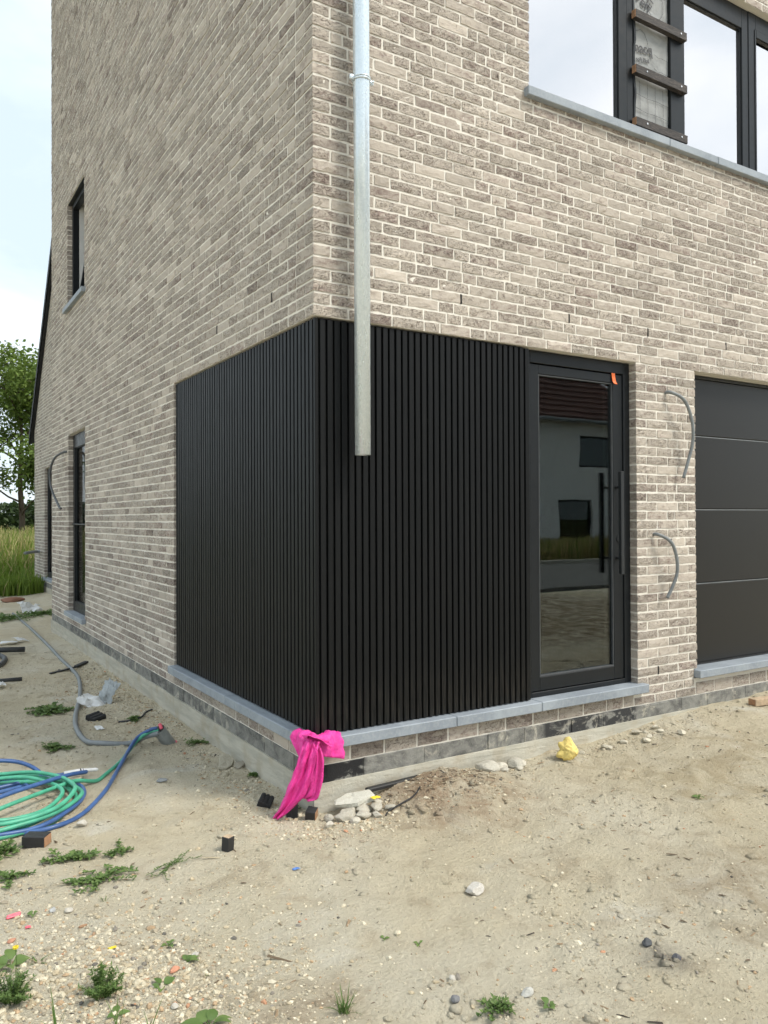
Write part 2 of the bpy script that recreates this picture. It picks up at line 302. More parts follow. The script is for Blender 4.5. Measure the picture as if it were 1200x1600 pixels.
def gbase(x, y):
    z = 0.05*sstep(0.2, 1.0, x)*sstep(-3.0, -0.3, y)+0.125*sstep(1.0, 4.2, x)*sstep(-4.0, -0.2, y)
    return z+0.095*np.exp(-(((x-0.62)/0.36)**2+((y+0.22)/0.28)**2))
def gz(x, y):
    x = np.asarray(x, float); y = np.asarray(y, float); near = np.exp(-((np.abs(x)+np.abs(y))/14)**2)
    d = (fbm(x, y, 1.1, 3, 3)-0.5)*0.05+(fbm(x, y, 6.0, 4, 5)-0.5)*0.042
    m = np.exp(-(((x-0.62)/0.45)**2+((y+0.22)/0.4)**2))
    d = d+(fbm(x, y, 1.3, 4, 12)-0.35)*0.22*sstep(2.2, 3.6, x)*sstep(14, 11, x)*sstep(-8.6, -7.6, y)*sstep(-3.6, -4.8, y)
    return gbase(x, y)+d*near+(fbm(x, y, 14.0, 3, 8)-0.5)*(0.014+0.05*m)
_pr = np.random.default_rng(77)
PRINTS = []                                  # boot prints trodden into the soft soil
for (x0, y0, x1, y1, n) in ((2.6, -2.0, -0.3, -0.5, 9), (-0.9, -2.0, 1.9, -0.55, 8), (-0.6, 0.6, -0.55, 4.5, 8), (0.5, -1.9, 1.2, -0.5, 4)):
    for i in range(n):
        t = (i+0.5)/n; a = math.atan2(y1-y0, x1-x0)+_pr.normal(0, 0.2); sd_ = 0.09*(1 if i % 2 else -1); PRINTS.append((x0+(x1-x0)*t-math.sin(a)*sd_+_pr.normal(0, 0.05), y0+(y1-y0)*t+math.cos(a)*sd_+_pr.normal(0, 0.05), a))
_gz0 = gz
def gz(x, y):
    x = np.asarray(x, float); y = np.asarray(y, float); z = _gz0(x, y)
    for px, py, a in PRINTS:
        dx, dy = x-px, y-py; u = dx*math.cos(a)+dy*math.sin(a); v = -dx*math.sin(a)+dy*math.cos(a); e = (u/0.135)**2+(v/(0.046-0.010*np.clip(u/0.13, -1, 1)**2+0.006*np.sign(u)))**2; e = np.minimum(e, 30)
        z = z-0.009*np.exp(-e*e)*(0.8+0.2*np.cos(u*210))+0.005*np.exp(-((np.sqrt(e)-1.28)/0.2)**2)
    return z
def gpt(x, y, dz=0.0): return (x, y, float(gz(x, y))+dz)

# ------------------------------------------------------------------ ground
def axis(segs):
    o = []
    for a, b, st in segs: o += list(np.arange(a, b, st))
    return np.array(o+[segs[-1][1]])
gx = axis([(-420, -60, 60), (-60, -12, 6), (-12, -4, 0.5), (-4, -2.2, 0.1), (-2.2, 3.0, 0.02), (3.0, 5, 0.06), (5, 13, 0.14), (13, 61, 6), (61, 421, 60)])
gy = axis([(-420, -60, 60), (-60, -12, 6), (-12, -9, 0.4), (-9, -4, 0.1), (-4, -2.3, 0.08), (-2.3, 3.0, 0.02), (3.0, 8, 0.05), (8, 16, 0.25), (16, 60, 4), (60, 420, 60)])
GX, GY = np.meshgrid(gx, gy, indexing='ij'); GZ = gz(GX, GY)
ROADZ = -0.02
rd = sstep(-7.6, -8.6, GY)*sstep(-16.0, -15.2, GY); GZ = GZ*(1-rd)+(-0.10)*rd
nx_, ny_ = GX.shape; ids = np.arange(nx_*ny_).reshape(nx_, ny_)
Q = np.stack([ids[:-1, :-1], ids[1:, :-1], ids[1:, 1:], ids[:-1, 1:]], -1).reshape(-1, 4)
go = link('ground', npmesh('ground', np.stack([GX, GY, GZ], -1).reshape(-1, 3), Q, 'soil', smooth=True)); go['kind'] = 'structure'
ro = MB(); ro.box((-300, -15.2, -0.35), (300, -8.75, ROADZ)); ro = ro.obj('road', 'asphalt'); ro['kind'] = 'structure'
kb = MB()
kb.box((-300, -15.45, -0.3), (300, -15.2, 0.10), 0.02); kb = kb.obj('kerb', 'concrete'); kb['kind'] = 'structure'

# ------------------------------------------------------------------ the house
house = thing('brick_house', 'tall new greige brick house with black slatted corner and set-back rear wing', 'house')
HEAD, CH, JT = 2.53, 0.062, 0.013            # lintel height, course height, joint
SILLT, SILLB = 0.385, 0.328
XE, YE, ZT = 7.6, 7.87, 9.35
zc = lambda k: HEAD+CH*k
UPB, UPH = zc(-0+25), zc(46)                  # upper windows: sill bottom, head
# openings: (u0, u1, z0, z1)
R_OPEN = [(-1, 2.406, SILLB, HEAD), (1.471, 4.72, UPB, UPH), (3.02, 5.50, SILLB+0.03, HEAD), (2.99, 5.54, SILLB+0.03, SILLB+0.09)]
L_OPEN = [(-1, 2.373, SILLB, HEAD), (5.68, 6.67, SILLB, HEAD), (5.70, 6.72, UPB, UPH)]
WX = 0.78                                     # wing plane
W_OPEN = [(12.60, 13.68, SILLB-0.05, HEAD)]

def wall_mesh(rects_u, rects_z, opens, to3, d0, d1):
    """slab between depths d0 and d1 with openings cut out (outer faces only)"""
    us = sorted(set([rects_u[0], rects_u[1]]+[min(max(u, rects_u[0]), rects_u[1]) for o in opens for u in o[:2]]))
    zs = sorted(set([rects_z[0], rects_z[1]]+[min(max(z, rects_z[0]), rects_z[1]) for o in opens for z in o[2:]]))
    def solid(i, j):
        if i < 0 or j < 0 or i >= len(us)-1 or j >= len(zs)-1: return False
        u, z = (us[i]+us[i+1])/2, (zs[j]+zs[j+1])/2
        return not any(o[0] < u < o[1] and o[2] < z < o[3] for o in opens)
    m = MB()
    for i in range(len(us)-1):
        for j in range(len(zs)-1):
            if not solid(i, j): continue
            a, b, c, d = us[i], us[i+1], zs[j], zs[j+1]
            for dd in (d0, d1): m.add([to3(a, c, dd), to3(b, c, dd), to3(b, d, dd), to3(a, d, dd)], [(0, 1, 2, 3)])
            if not solid(i-1, j): m.add([to3(a, c, d0), to3(a, d, d0), to3(a, d, d1), to3(a, c, d1)], [(0, 1, 2, 3)])
            if not solid(i+1, j): m.add([to3(b, c, d0), to3(b, d, d0), to3(b, d, d1), to3(b, c, d1)], [(0, 1, 2, 3)])
            if not solid(i, j-1): m.add([to3(a, c, d0), to3(b, c, d0), to3(b, c, d1), to3(a, c, d1)], [(0, 1, 2, 3)])
            if not solid(i, j+1): m.add([to3(a, d, d0), to3(b, d, d0), to3(b, d, d1), to3(a, d, d1)], [(0, 1, 2, 3)])
    return m
grow = lambda os, e=0.004: [(a-e, b+e, c-e, d+e) for a, b, c, d in os]
to_r = lambda u, z, d: (u, d, z)
to_l = lambda u, z, d: (d, u, z)
to_w = lambda u, z, d: (WX+d, u, z)
REC = 0.0042                                  # mortar sits this far behind the brick faces
front_wall = wall_mesh((REC, XE), (0.235, ZT), grow(R_OPEN), to_r, REC, 0.30).obj('wall', 'mortar', house)
side_wall = wall_mesh((0.3005, YE), (0.235, ZT), grow(L_OPEN), to_l, REC, 0.30)
side_wall = side_wall.obj('wall', 'mortar', house)

# --- bricks
opens_hit = lambda os, z0, z1: [o for o in os if o[2] < z1-0.004 and o[3] > z0+0.004]
def course(u0, u1, z0, z1, opens, prev, start=None):
    """one course in wild bond: list of (a, b)"""
    segs = [(u0, u1)]
    for o in opens_hit(opens, z0, z1):
        ns = []
        for a, b in segs:
            if o[1] <= a or o[0] >= b: ns.append((a, b)); continue
            if o[0] > a: ns.append((a, o[0]-0.0))
            if o[1] < b: ns.append((o[1]+0.0, b))
        segs = ns
    res, joints = [], []
    for a, b in segs:
        u = a; first = True
        while b-u > 0.025:
            best = None
            for t in range(6):
                l = random.choices((0.199, 0.095, 0.145, 0.06), (0.74, 0.17, 0.07, 0.02))[0]+random.uniform(-0.004, 0.004)
                if first and t < 3: l = start or random.choice((0.199, 0.095))
                e = u+l
                if all(abs(e-p) > 0.032 for p in prev): best = e; break
                best = best or e
            e = best; first = False
            if b-e < 0.055: e = b if b-u < 0.24 else (u+b)/2
            if e > b: e = b
            res.append((u, e)); joints.append(e+JT/2); u = e+JT
    return res, joints
BR = []        # (face, a, b, z0, z1, depth)
weeps = []
def weep_near(face, joints, wanted, z0, z1):
    for u in wanted:
        j = min(joints, key=lambda q: abs(q-u)); weeps.append((face, j, z0, z1))
k0 = -37
pr, pl, pw = [], [], []
ktop_r, ktop_l = 66, 109
for k in range(k0, ktop_l):
    z0, z1 = zc(k)+JT/2, zc(k+1)-JT/2
    if k == k0: z0 += 0.002
    even = k % 2 == 0
    low = zc(k) < SILLB < zc(k+1)
    cut = zc(k+1) <= SILLB+0.001 or low
    # right-hand (street) face
    ru = 0.0
    if low:            # course that the sill stones rest in: only beyond the sills
        r, jr = course(2.462, 2.985, z0, z1, [], pr)
        l, jl = course(2.372, YE, z0, z1, L_OPEN, pl)
    elif k == k0:      # lowest course, a little taller under the sills
        r, jr = course(0.0, XE, z0, SILLB-0.006, [], pr, 0.199); l, jl = course(0.106, YE, z0, SILLB-0.006, [], pl)
        z1r = SILLB-0.006
        r2 = []
        for a, b in r:
            top = z1r if (b < 2.47 or a > 2.97) else z1
            BR.append(('r', a, b, z0, top, 0.095))
        for a, b in l: BR.append(('l', a, b, z0, z1r if b < 2.37 else z1, 0.095))
        pr, pl = jr, jl; continue
    else:
        r, jr = course(0.0, XE, z0, z1, R_OPEN, pr, 0.199 if even else 0.095) if k < ktop_r else ([], [])
        l, jl = course((0.095 if even else 0.199)+JT, YE, z0, z1, L_OPEN, pl, None)
    for i, (a, b) in enumerate(r): BR.append(('r', a, b, z0, z1, 0.199 if (a == 0.0 and not even) else 0.095))
    if k >= ktop_r: BR.append(('r', 0.0, 0.199 if even else 0.095, z0, z1, 0.095 if even else 0.199))
    for a, b in l: BR.append(('l', a, b, z0, z1, 0.095))
    if k == 3: weep_near('r', jr, (0.903, 1.758, 2.564, 3.45), z0, z1); weep_near('l', jl, (0.45, 1.5), z0, z1)
    if k == -34: weep_near('r', jr, (2.637,), z0, z1)
    pr, pl = jr, jl
verge = lambda y: 3.35+(15.09-y)*1.165
for k in range(k0, 92):
    z0, z1 = zc(k)+JT/2, zc(k+1)-JT/2
    ymax = 15.02 if z1 < 3.4 else 15.09-(z1-3.35)/1.165
    if ymax < 8.2: break
    r, pw = course(YE+0.3, ymax, z0, z1, W_OPEN, pw)
    for a, b in r: BR.append(('w', a, b, z0, z1, 0.095))

# template: front grid 6x3, back ring of 14
NXg, NZg = 6, 3
gi, gj = np.meshgrid(np.arange(NXg), np.arange(NZg), indexing='ij'); gu = (gi/(NXg-1)).ravel(); gv = (gj/(NZg-1)).ravel()
fid = lambda i, j: i*NZg+j
ring = [(i, 0) for i in range(NXg)]+[(NXg-1, j) for j in range(1, NZg)]+[(i, NZg-1) for i in range(NXg-2, -1, -1)]+[(0, j) for j in range(NZg-2, 0, -1)]
per = np.zeros(18, bool)
for i, j in ring: per[fid(i, j)] = True
ringid = np.array([fid(i, j) for i, j in ring])
TQ = [(fid(i, j), fid(i+1, j), fid(i+1, j+1), fid(i, j+1)) for i in range(NXg-1) for j in range(NZg-1)]
nr = len(ring)
for q in range(nr): TQ.append((ringid[q], 18+q, 18+(q+1) % nr, ringid[(q+1) % nr]))
TQ = np.array(TQ)
def brick_arrays(lst, local=False):
    n = len(lst); A = np.array([[b[1], b[2], b[3], b[4], b[5]] for b in lst])
    u = A[:, :1]+gu*(A[:, 1:2]-A[:, :1]); z = A[:, 2:3]+gv*(A[:, 3:4]-A[:, 2:3])
    cham = rng.uniform(0.0002, 0.0022, (n, 18))
    proud = np.clip(rng.normal(0, 0.0012, (n, 1)), -0.002, 0.0010)+np.where(per, rng.normal(0, 0.0007, (n, 18)), rng.normal(0, 0.0018, (n, 18))); d = proud+np.where(per, cham, 0.0)
    u = u+np.where(per, rng.normal(0, 0.0011, (n, 18)), rng.normal(0, 0.008, (n, 18))); z = z+np.where(per, rng.normal(0, 0.0014, (n, 18)), rng.normal(0, 0.004, (n, 18)))
    ub = A[:, :1]+gu[ringid]*(A[:, 1:2]-A[:, :1]); zb = A[:, 2:3]+gv[ringid]*(A[:, 3:4]-A[:, 2:3]); db = np.repeat(A[:, 4:5], nr, 1)
    U = np.concatenate([u, ub], 1); Z = np.concatenate([z, zb], 1); D = np.concatenate([d, db], 1)
    V = np.empty((n, 18+nr, 3)); face = np.array([b[0] for b in lst])[:, None]
    V[..., 0] = np.where(face == 'r', U, np.where(face == 'l', D, WX+D)); V[..., 1] = np.where(face == 'r', D, U); V[..., 2] = Z
    t = np.empty((n, 3)); t[:, 0] = np.clip(rng.normal(1.0, 0.085, n), 0.75, 1.2); t[:, 1] = np.clip(rng.normal(0.30, 0.36, n), -0.2, 1.0); t[:, 2] = rng.random(n)
    return V, t
def in_view_size(b):
    u, z = (b[1]+b[2])/2, (b[3]+b[4])/2; p = np.array((u, 0, z) if b[0] == 'r' else ((0, u, z) if b[0] == 'l' else (WX, u, z)))-CAM
    dpt = p@F2; px, py = 600+FPX*(p@R3)/dpt, 800-FPX*(p@U3)/dpt
    if not (-5 < px < 1205 and -5 < py < 1605): return 0
    nrm = abs(p[1] if b[0] == 'r' else p[0])/np.linalg.norm(p)
    return (b[2]-b[1])*(b[4]-b[3])*nrm/dpt**2
order = sorted(range(len(BR)), key=lambda i: -in_view_size(BR[i])); chosen = set(order[:298])
big = [BR[i] for i in order[:298]]; rest = [BR[i] for i in range(len(BR)) if i not in chosen]
V, t = brick_arrays(big)
for i, b in enumerate(big):
    c = V[i].mean(0); me = npmesh('brick', V[i]-c, TQ, 'brick', t[i])
    link('brick', me, front_wall if b[0] == 'r' else side_wall, c)
V, t = brick_arrays(rest); nv = 18+nr
me = npmesh('brickwork', V.reshape(-1, 3), (TQ[None]+(np.arange(len(rest))*nv)[:, None, None]).reshape(-1, 4), 'brick', np.repeat(t, nv, 0))
bo = link('brickwork', me, house); bo['kind'] = 'stuff'
for fc, u, z0, z1 in weeps:
    m = MB(); m.box((u-0.0045, -0.0005, z0-0.003), (u+0.0045, 0.05, z1+0.003)) if fc == 'r' else m.box((-0.0005, u-0.0045, z0-0.003), (0.05, u+0.0045, z1+0.003))
    m.obj('dark_weep_slot', 'cladding_back', front_wall if fc == 'r' else side_wall)  # black box in each open joint, its colour painting the dark of the recess

# --- footing and damp-course blocks
fm = MB(); fm.box((-0.012, -0.012, -0.4), (XE, 0.34, 0.149)); fm.box((-0.0125, 0.3405, -0.4), (0.30, YE, 0.1495)); footing = fm.obj('footing', 'concrete', house)
def blocks(kind, a, b):
    u = a
    while u < b-0.05:
        l = random.choice((0.39, 0.39, 0.28, 0.45)); e = min(u+l, b); top = 0.238+random.uniform(-0.009, 0.0); dz = random.choice((0, 0.006, 0.02)); pr_ = random.uniform(-0.004, 0.002)
        m = MB()
        if kind == 'r': m.box((u+0.0012, pr_, 0.147-dz), (e-0.0012, 0.25, top), 0.003)
        elif kind == 'l': m.box((pr_, u+0.0012, 0.147-dz), (0.25, e-0.0012, top), 0.003)
        else: m.box((WX+pr_, u+0.003, 0.147-dz), (WX+0.25, e-0.003, top), 0.004)
        m.obj('block', 'damp_block', footing); u = e
blocks('r', 0.0, XE); blocks('l', 0.2505, YE)
m = MB(); m.box((0.0035, 0.0035, 0.14), (XE, 0.2, 0.236)); m.box((0.0035, 0.2, 0.14), (0.2, YE, 0.236)); m.obj('joint_fill', 'damp_block', footing)

# --- bluestone sills
def sill(pts_boxes, parent):
    for a, b in pts_boxes:
        m = MB(); m.box(a, b, 0.004); m.obj('sill_stone', 'bluestone', parent)
sill([((-0.05, -0.05, SILLB), (0.86, 0.20, SILLT)), ((0.863, -0.05, SILLB), (1.50, 0.20, SILLT-0.001)), ((1.503, -0.05, SILLB), (2.459, 0.20, SILLT))], house)
sill([((-0.0502, 0.203, SILLB), (0.20, 0.985, SILLT)), ((-0.05, 0.988, SILLB), (0.20, 1.15, SILLT-0.001)), ((-0.05, 1.153, SILLB), (0.20, 2.372, SILLT))], house)
sill([((2.99, -0.05, SILLB+0.034), (4.25, 0.22, SILLB+0.088)), ((4.253, -0.05, SILLB+0.034), (5.54, 0.22, SILLB+0.0875))], house)

# --- black slatted cladding
cm_ = MB(); cm_.box((0.034, 0.034, SILLT+0.001), (1.462, 0.16, HEAD-0.002)); cm_.box((0.0335, 0.16, SILLT+0.001), (0.16, 2.369, HEAD-0.002))
cladding = cm_.obj('cladding', 'cladding_back', house)
ns = 34; ptc = (1.468-0.033)/ns
for i in range(ns):
    a = 0.033+i*ptc+0.013; b = 0.033+(i+1)*ptc; dd = random.uniform(-0.0008, 0.0008)
    m = MB(); m.box((a, 0.015+dd, SILLT+0.006), (b, 0.0345, HEAD-0.006), 0.0015); m.obj('slat', 'slat_black', cladding)
ns = 51; ptc = (2.365-0.033)/ns
for i in range(ns):
    a = 0.033+i*ptc+0.014; b = 0.033+(i+1)*ptc; dd = random.uniform(-0.0008, 0.0008)
    m = MB(); m.box((0.015+dd, a, SILLT+0.006), (0.0345, b, HEAD-0.006), 0.0015); m.obj('slat', 'slat_black', cladding)
m = MB(); m.box((0.0135, 0.0135, SILLT+0.005), (0.0325, 0.0325, HEAD-0.005), 0.0015); m.obj('corner_trim', 'slat_black', cladding)

# --- downpipe
dp = MB(); cxp, cyp, rp_ = 0.238, -0.085, 0.0415; N = 40; zs = [1.822, 3.62, 3.625, ZT-0.1]; rs = [rp_, rp_, rp_+0.0015, rp_+0.0015]
vs_, fs = [], []
for z, r in zip(zs, rs):
    for k in range(N):
        a = 2*PI*k/N; rr = r+(0.0022 if k in (33, 34) else 0); vs_.append((cxp+rr*math.cos(a), cyp+rr*math.sin(a), z))
for i in range(3):
    for k in range(N): fs.append((i*N+k, i*N+(k+1) % N, (i+1)*N+(k+1) % N, (i+1)*N+k))
o0 = len(vs_)
for z in (1.822, 2.2):
    for k in range(N): a = 2*PI*k/N; vs_.append((cxp+(rp_-0.003)*math.cos(a), cyp+(rp_-0.003)*math.sin(a), z))
for k in range(N): fs.append((o0+(k+1) % N, o0+k, o0+N+k, o0+N+(k+1) % N)); fs.append((k, o0+k, o0+(k+1) % N, (k+1) % N))
dp.add(vs_, fs); downpipe = dp.obj('downpipe', 'galvanised', house, True)
for zcl in (3.76, 6.6):
    m = MB()
    for dz in (-0.010, 0.010):
        m.tube([(cxp+0.0455*math.cos(t), cyp+0.0455*math.sin(t), zcl+dz*0.6) for t in np.linspace(0, 2*PI, 33)], 0.0055, 6, False)
    m.box((cxp-0.07, cyp-0.008, zcl-0.012), (cxp-0.044, cyp+0.008, zcl+0.012), 0.002); m.box((cxp+0.044, cyp-0.008, zcl-0.012), (cxp+0.07, cyp+0.008, zcl+0.012), 0.002)
    m.tube([(cxp+0.06, cyp-0.022, zcl), (cxp+0.06, cyp+0.018, zcl)], 0.005, 6); m.tube([(cxp, cyp+0.04, zcl), (cxp, 0.03, zcl)], 0.006, 6)
    m.obj('clamp', 'galvanised', downpipe, True)

# --- front door
def ringframe(m, to3, u0, u1, z0, z1, wl, wr, wb, wt, d0, d1, bev=0.003):
    for a, b, c, d in ((u0, u0+wl, z0, z1), (u1-wr, u1, z0, z1), (u0+wl, u1-wr, z0, z0+wb), (u0+wl, u1-wr, z1-wt, z1)): m.box(to3(a, c, d0), to3(b, d, d1), bev)
m = MB(); ringframe(m, to_r, 1.47, 2.4055, SILLT+0.002, HEAD-0.001, 0.045, 0.058, 0.030, 0.075, 0.057, 0.13); door = m.obj('front_door', 'frame_grey', house)
m = MB(); ringframe(m, to_r, 1.519, 2.343, 0.421, HEAD-0.082, 0.072, 0.088, 0.085, 0.058, 0.066, 0.125); m.obj('sash', 'frame_grey', door)
m = MB(); ringframe(m, to_r, 1.5945, 2.2515, 0.5085, HEAD-0.1435, 0.004, 0.004, 0.008, 0.004, 0.069, 0.10, 0.0); m.obj('glazing_bead', 'conduit_dark', door)
m = MB(); m.box((1.592, 0.083, 0.507), (2.254, 0.089, HEAD-0.141)); m.obj('pane', 'glass_dark', door)
m = MB(); m.box((1.592, 0.112, 0.507), (2.254, 0.116, HEAD-0.141)); m.obj('pane', 'glass_dark', door)
m = MB(); m.box((2.243, -0.012, 1.120), (2.272, 0.016, 1.797), 0.003)
for z in (1.695, 1.225): m.tube([(2.2575, 0.012, z), (2.2575, 0.03, z), (2.29, 0.067, z)], 0.009, 8)
m.obj('handle', 'frame_shade', door)
m = MB(); m.tube([(2.305, 0.060, 1.35), (2.305, 0.068, 1.35)], 0.022, 16); m.obj('lock', 'frame_shade', door)

# --- upper street window strip
uz0 = 4.102
sill([((1.43, -0.04, 4.046), (2.72, 0.12, uz0)), ((2.723, -0.04, 4.046), (3.25, 0.12, uz0-0.0008)), ((3.253, -0.04, 4.046), (4.76, 0.12, uz0))], house)
def window(opening_to3, u0, u1, z0, z1, wl, wr, wb, wt, dep, glass, parent=house, double=False):
    m = MB(); ringframe(m, opening_to3, u0, u1, z0, z1, wl, wr, wb, wt, dep, dep+0.07); wdo = m.obj('window', 'frame_grey', parent)
    m = MB(); m.box(opening_to3(u0+wl-0.004, z0+wb-0.004, dep+0.026), opening_to3(u1-wr+0.004, z1-wt+0.004, dep+0.031)); m.obj('pane', glass, wdo)
    m = MB(); ringframe(m, opening_to3, u0+wl, u1-wr, z0+wb, z1-wt, 0.006, 0.006, 0.006, 0.006, dep+0.012, dep+0.034, 0); m.obj('glazing_bead', 'frame_shade', wdo)
    return wdo
wa = window(to_r, 1.4715, 2.405, uz0+0.001, UPH-0.001, 0.045, 0.082, 0.06, 0.07, 0.057, 'glass_coated')
m = MB(); m.box((2.408, 0.062, uz0+0.001), (2.468, 0.14, UPH-0.001), 0.003); m.obj('post', 'frame_grey', wa)
wb_ = window(to_r, 2.855, 3.76, uz0+0.001, UPH-0.001, 0.152, 0.075, 0.06, 0.155, 0.057, 'glass_coated')
wc = window(to_r, 3.763, 4.7195, uz0+0.001, UPH-0.001, 0.09, 0.08, 0.06, 0.165, 0.052, 'glass_coated')
m = MB(); ringframe(m, to_r, 3.835, 4.66, uz0+0.02, UPH-0.12, 0.02, 0.02, 0.02, 0.06, 0.047, 0.0515); m.obj('sash', 'frame_grey', wc)
# membrane infill with battens
nu, nv_ = 14, 30; U0, U1, Z0, Z1 = 2.469, 2.854, uz0+0.001, UPH-0.001
vv = []
for i in range(nu):
    for j in range(nv_):
        u = U0+(U1-U0)*i/(nu-1); z = Z0+(Z1-Z0)*j/(nv_-1); vv.append((u, 0.082+0.012*(float(fbm(u, z, 7, 3, 2))-0.5), z))
mm = MB(); mm.add(vv, [(i*nv_+j, (i+1)*nv_+j, (i+1)*nv_+j+1, i*nv_+j+1) for i in range(nu-1) for j in range(nv_-1)])
mm.box((U0, 0.095, Z0), (U1, 0.14, Z1)); panel = mm.obj('membrane_panel', 'membrane', house)
m = MB(); m.tube(smooth_path([(2.478, 0.07, 4.19), (2.482, 0.068, 4.32), (2.487, 0.066, 4.40), (2.480, 0.07, 4.5), (2.479, 0.068, 4.7), (2.487, 0.066, 4.78), (2.477, 0.07, 5.0), (2.48, 0.07, 5.36)], 4), 0.014, 5); m.obj('foil_edge', 'frame_grey', panel)
for zb in (4.150, 4.508, 4.884, 5.255):
    m = MB(); m.box((2.452, 0.018, zb), (2.986, 0.056, zb+0.058), 0.002); bt = m.obj('batten', 'stained_wood', panel)
    m = MB(); m.box((2.4495, 0.0205, zb+0.003), (2.4525, 0.0535, zb+0.055)); m.obj('end_grain', 'sawn_wood', bt)
    for xs_ in (2.56, 2.92):
        if zb > 4.6 and xs_ < 2.7: continue
        m = MB(); m.tube([(xs_, 0.0185, zb+0.033), (xs_, 0.0150, zb+0.033)], 0.0065, 8); m.obj('screw', 'screw_steel', bt)
def lettering(txt, x, z, size, ang, parent, shear=0.0, y=0.0725):
    cu = bpy.data.curves.new('lettering', 'FONT'); cu.body = txt; cu.size = size; cu.offset = size*0.012; cu.extrude = 0.0004
    tmp = bpy.data.objects.new('lettering', cu); COL.objects.link(tmp); bpy.context.view_layer.update()
    me = bpy.data.meshes.new_from_object(tmp.evaluated_get(bpy.context.evaluated_depsgraph_get())); bpy.data.objects.remove(tmp)
    me.materials.clear(); me.materials.append(M['print_ink']); o = link('lettering', me, parent, (x, y, z)); o.rotation_euler = (PI/2, -ang, 0); return o
lettering('nacq', 2.50, 4.692, 0.10, math.radians(8), panel)
lettering('soft Plus', 2.515, 4.632, 0.040, math.radians(8), panel)
lettering('Ven', 2.50, 5.06, 0.10, math.radians(-22), panel)
lettering('ET', 2.665, 5.03, 0.075, math.radians(62), panel)
def inkline(pts, r=0.0012):
    m = MB(); m.tube([(x, 0.0735, z) for x, z in pts], r, 4); m.obj('printed_line', 'print_ink', panel)
inkline([(2.50, 4.83), (2.56, 4.86), (2.60, 4.845), (2.63, 4.80), (2.645, 4.73), (2.655, 4.69), (2.64, 4.672), (2.52, 4.605)])
inkline([(2.65, 5.16)]+[(2.715+0.085*math.cos(t), 5.08+0.10*math.sin(t)) for t in np.linspace(PI*0.9, PI*2.25, 16)])
for x in (2.55, 2.63, 2.71, 2.79): inkline([(x, 4.21), (x+0.004, 4.35), (x-0.002, 4.5)], 0.0010)
for z in (4.30, 4.40, 4.62, 4.72): inkline([(2.50 if z < 4.5 else 2.70, z+0.01), (2.62 if z < 4.5 else 2.74, z-0.004), (2.72 if z < 4.5 else 2.78, z+0.003), (2.845, z-0.004)], 0.0010)
for i in range(10): inkline([(2.50+i*0.034, 4.232-0.0*i), (2.518+i*0.034, 4.231)], 0.0018)

# --- garage door
m = MB(); ringframe(m, to_r, 3.0205, 5.4995, 0.418, HEAD-0.001, 0.05, 0.05, 0.004, 0.02, 0.100, 0.18); garage = m.obj('garage_door', 'frame_shade', house)
for z0, z1 in ((0.430, 1.004), (1.012, 1.546), (1.554, 2.083), (2.091, 2.507)):
    m = MB(); m.box((3.03, 0.108, z0), (5.49, 0.15, z1), 0.005); m.obj('door_panel', 'garage_grey', garage)
for z in (1.008, 1.550, 2.087):
    m = MB(); m.box((3.03, 0.1125, z-0.0045), (5.49, 0.14, z+0.001), 0.0); m.obj('panel_joint', 'conduit_grey', garage)  # pale strip paints the light highlight along each panel seam
m = MB(); m.box((3.03, 0.106, 0.419), (5.49, 0.15, 0.4295), 0.0); m.obj('bottom_seal', 'tar_black', garage)

# --- side windows
sill([((-0.045, 5.63, SILLB+0.002), (0.12, 6.72, SILLB+0.055))], house)
wl_ = window(to_l, 5.681, 6.669, SILLB+0.056, HEAD-0.001, 0.07, 0.085, 0.12, 0.16, 0.057, 'glass_dark')
m = MB(); m.tube([(0.045, 5.682, 1.44), (0.045, 6.668, 1.44)], 0.009, 8); m.obj('guard_rail', 'frame_shade', wl_)
sill([((-0.045, 5.64, 4.046), (0.12, 6.80, uz0))], house)
m = MB(); ringframe(m, to_l, 5.701, 6.719, uz0+0.001, UPH-0.001, 0.06, 0.06, 0.05, 0.06, 0.057, 0.13); wu = m.obj('window', 'frame_grey', house)
m = MB(); m.box((0.012, 5.702, UPH-0.006), (0.0568, 6.718, UPH-0.0005)); m.obj('soffit_strip', 'frame_shade', wu)  # thin dark strip across the underside of the window head
m = MB(); ringframe(m, to_l, -0.45, 0.45, 0.0, 1.13, 0.055, 0.055, 0.055, 0.055, 0, 0.06)
ss_ = m.obj('sash', 'frame_grey', wu); ss_.location = (0.10, 6.21, uz0+0.055); ss_.rotation_euler = (0, math.radians(9), 0)
m = MB(); m.box((0.02, -0.40, 0.05), (0.026, 0.40, 1.08)); pn = m.obj('pane', 'glass_dark', wu); pn.location = ss_.location; pn.rotation_euler = ss_.rotation_euler
m = MB(); m.box((0.131, 6.64, uz0+0.002), (0.299, 6.718, UPH-0.002)); m.obj('inner_reveal', 'white_paint', wu)
m = MB(); m.tube([(0.19, 6.63, 5.0), (0.21, 6.58, 4.86)], 0.012, 6); m.obj('handle', 'frame_shade', wu)

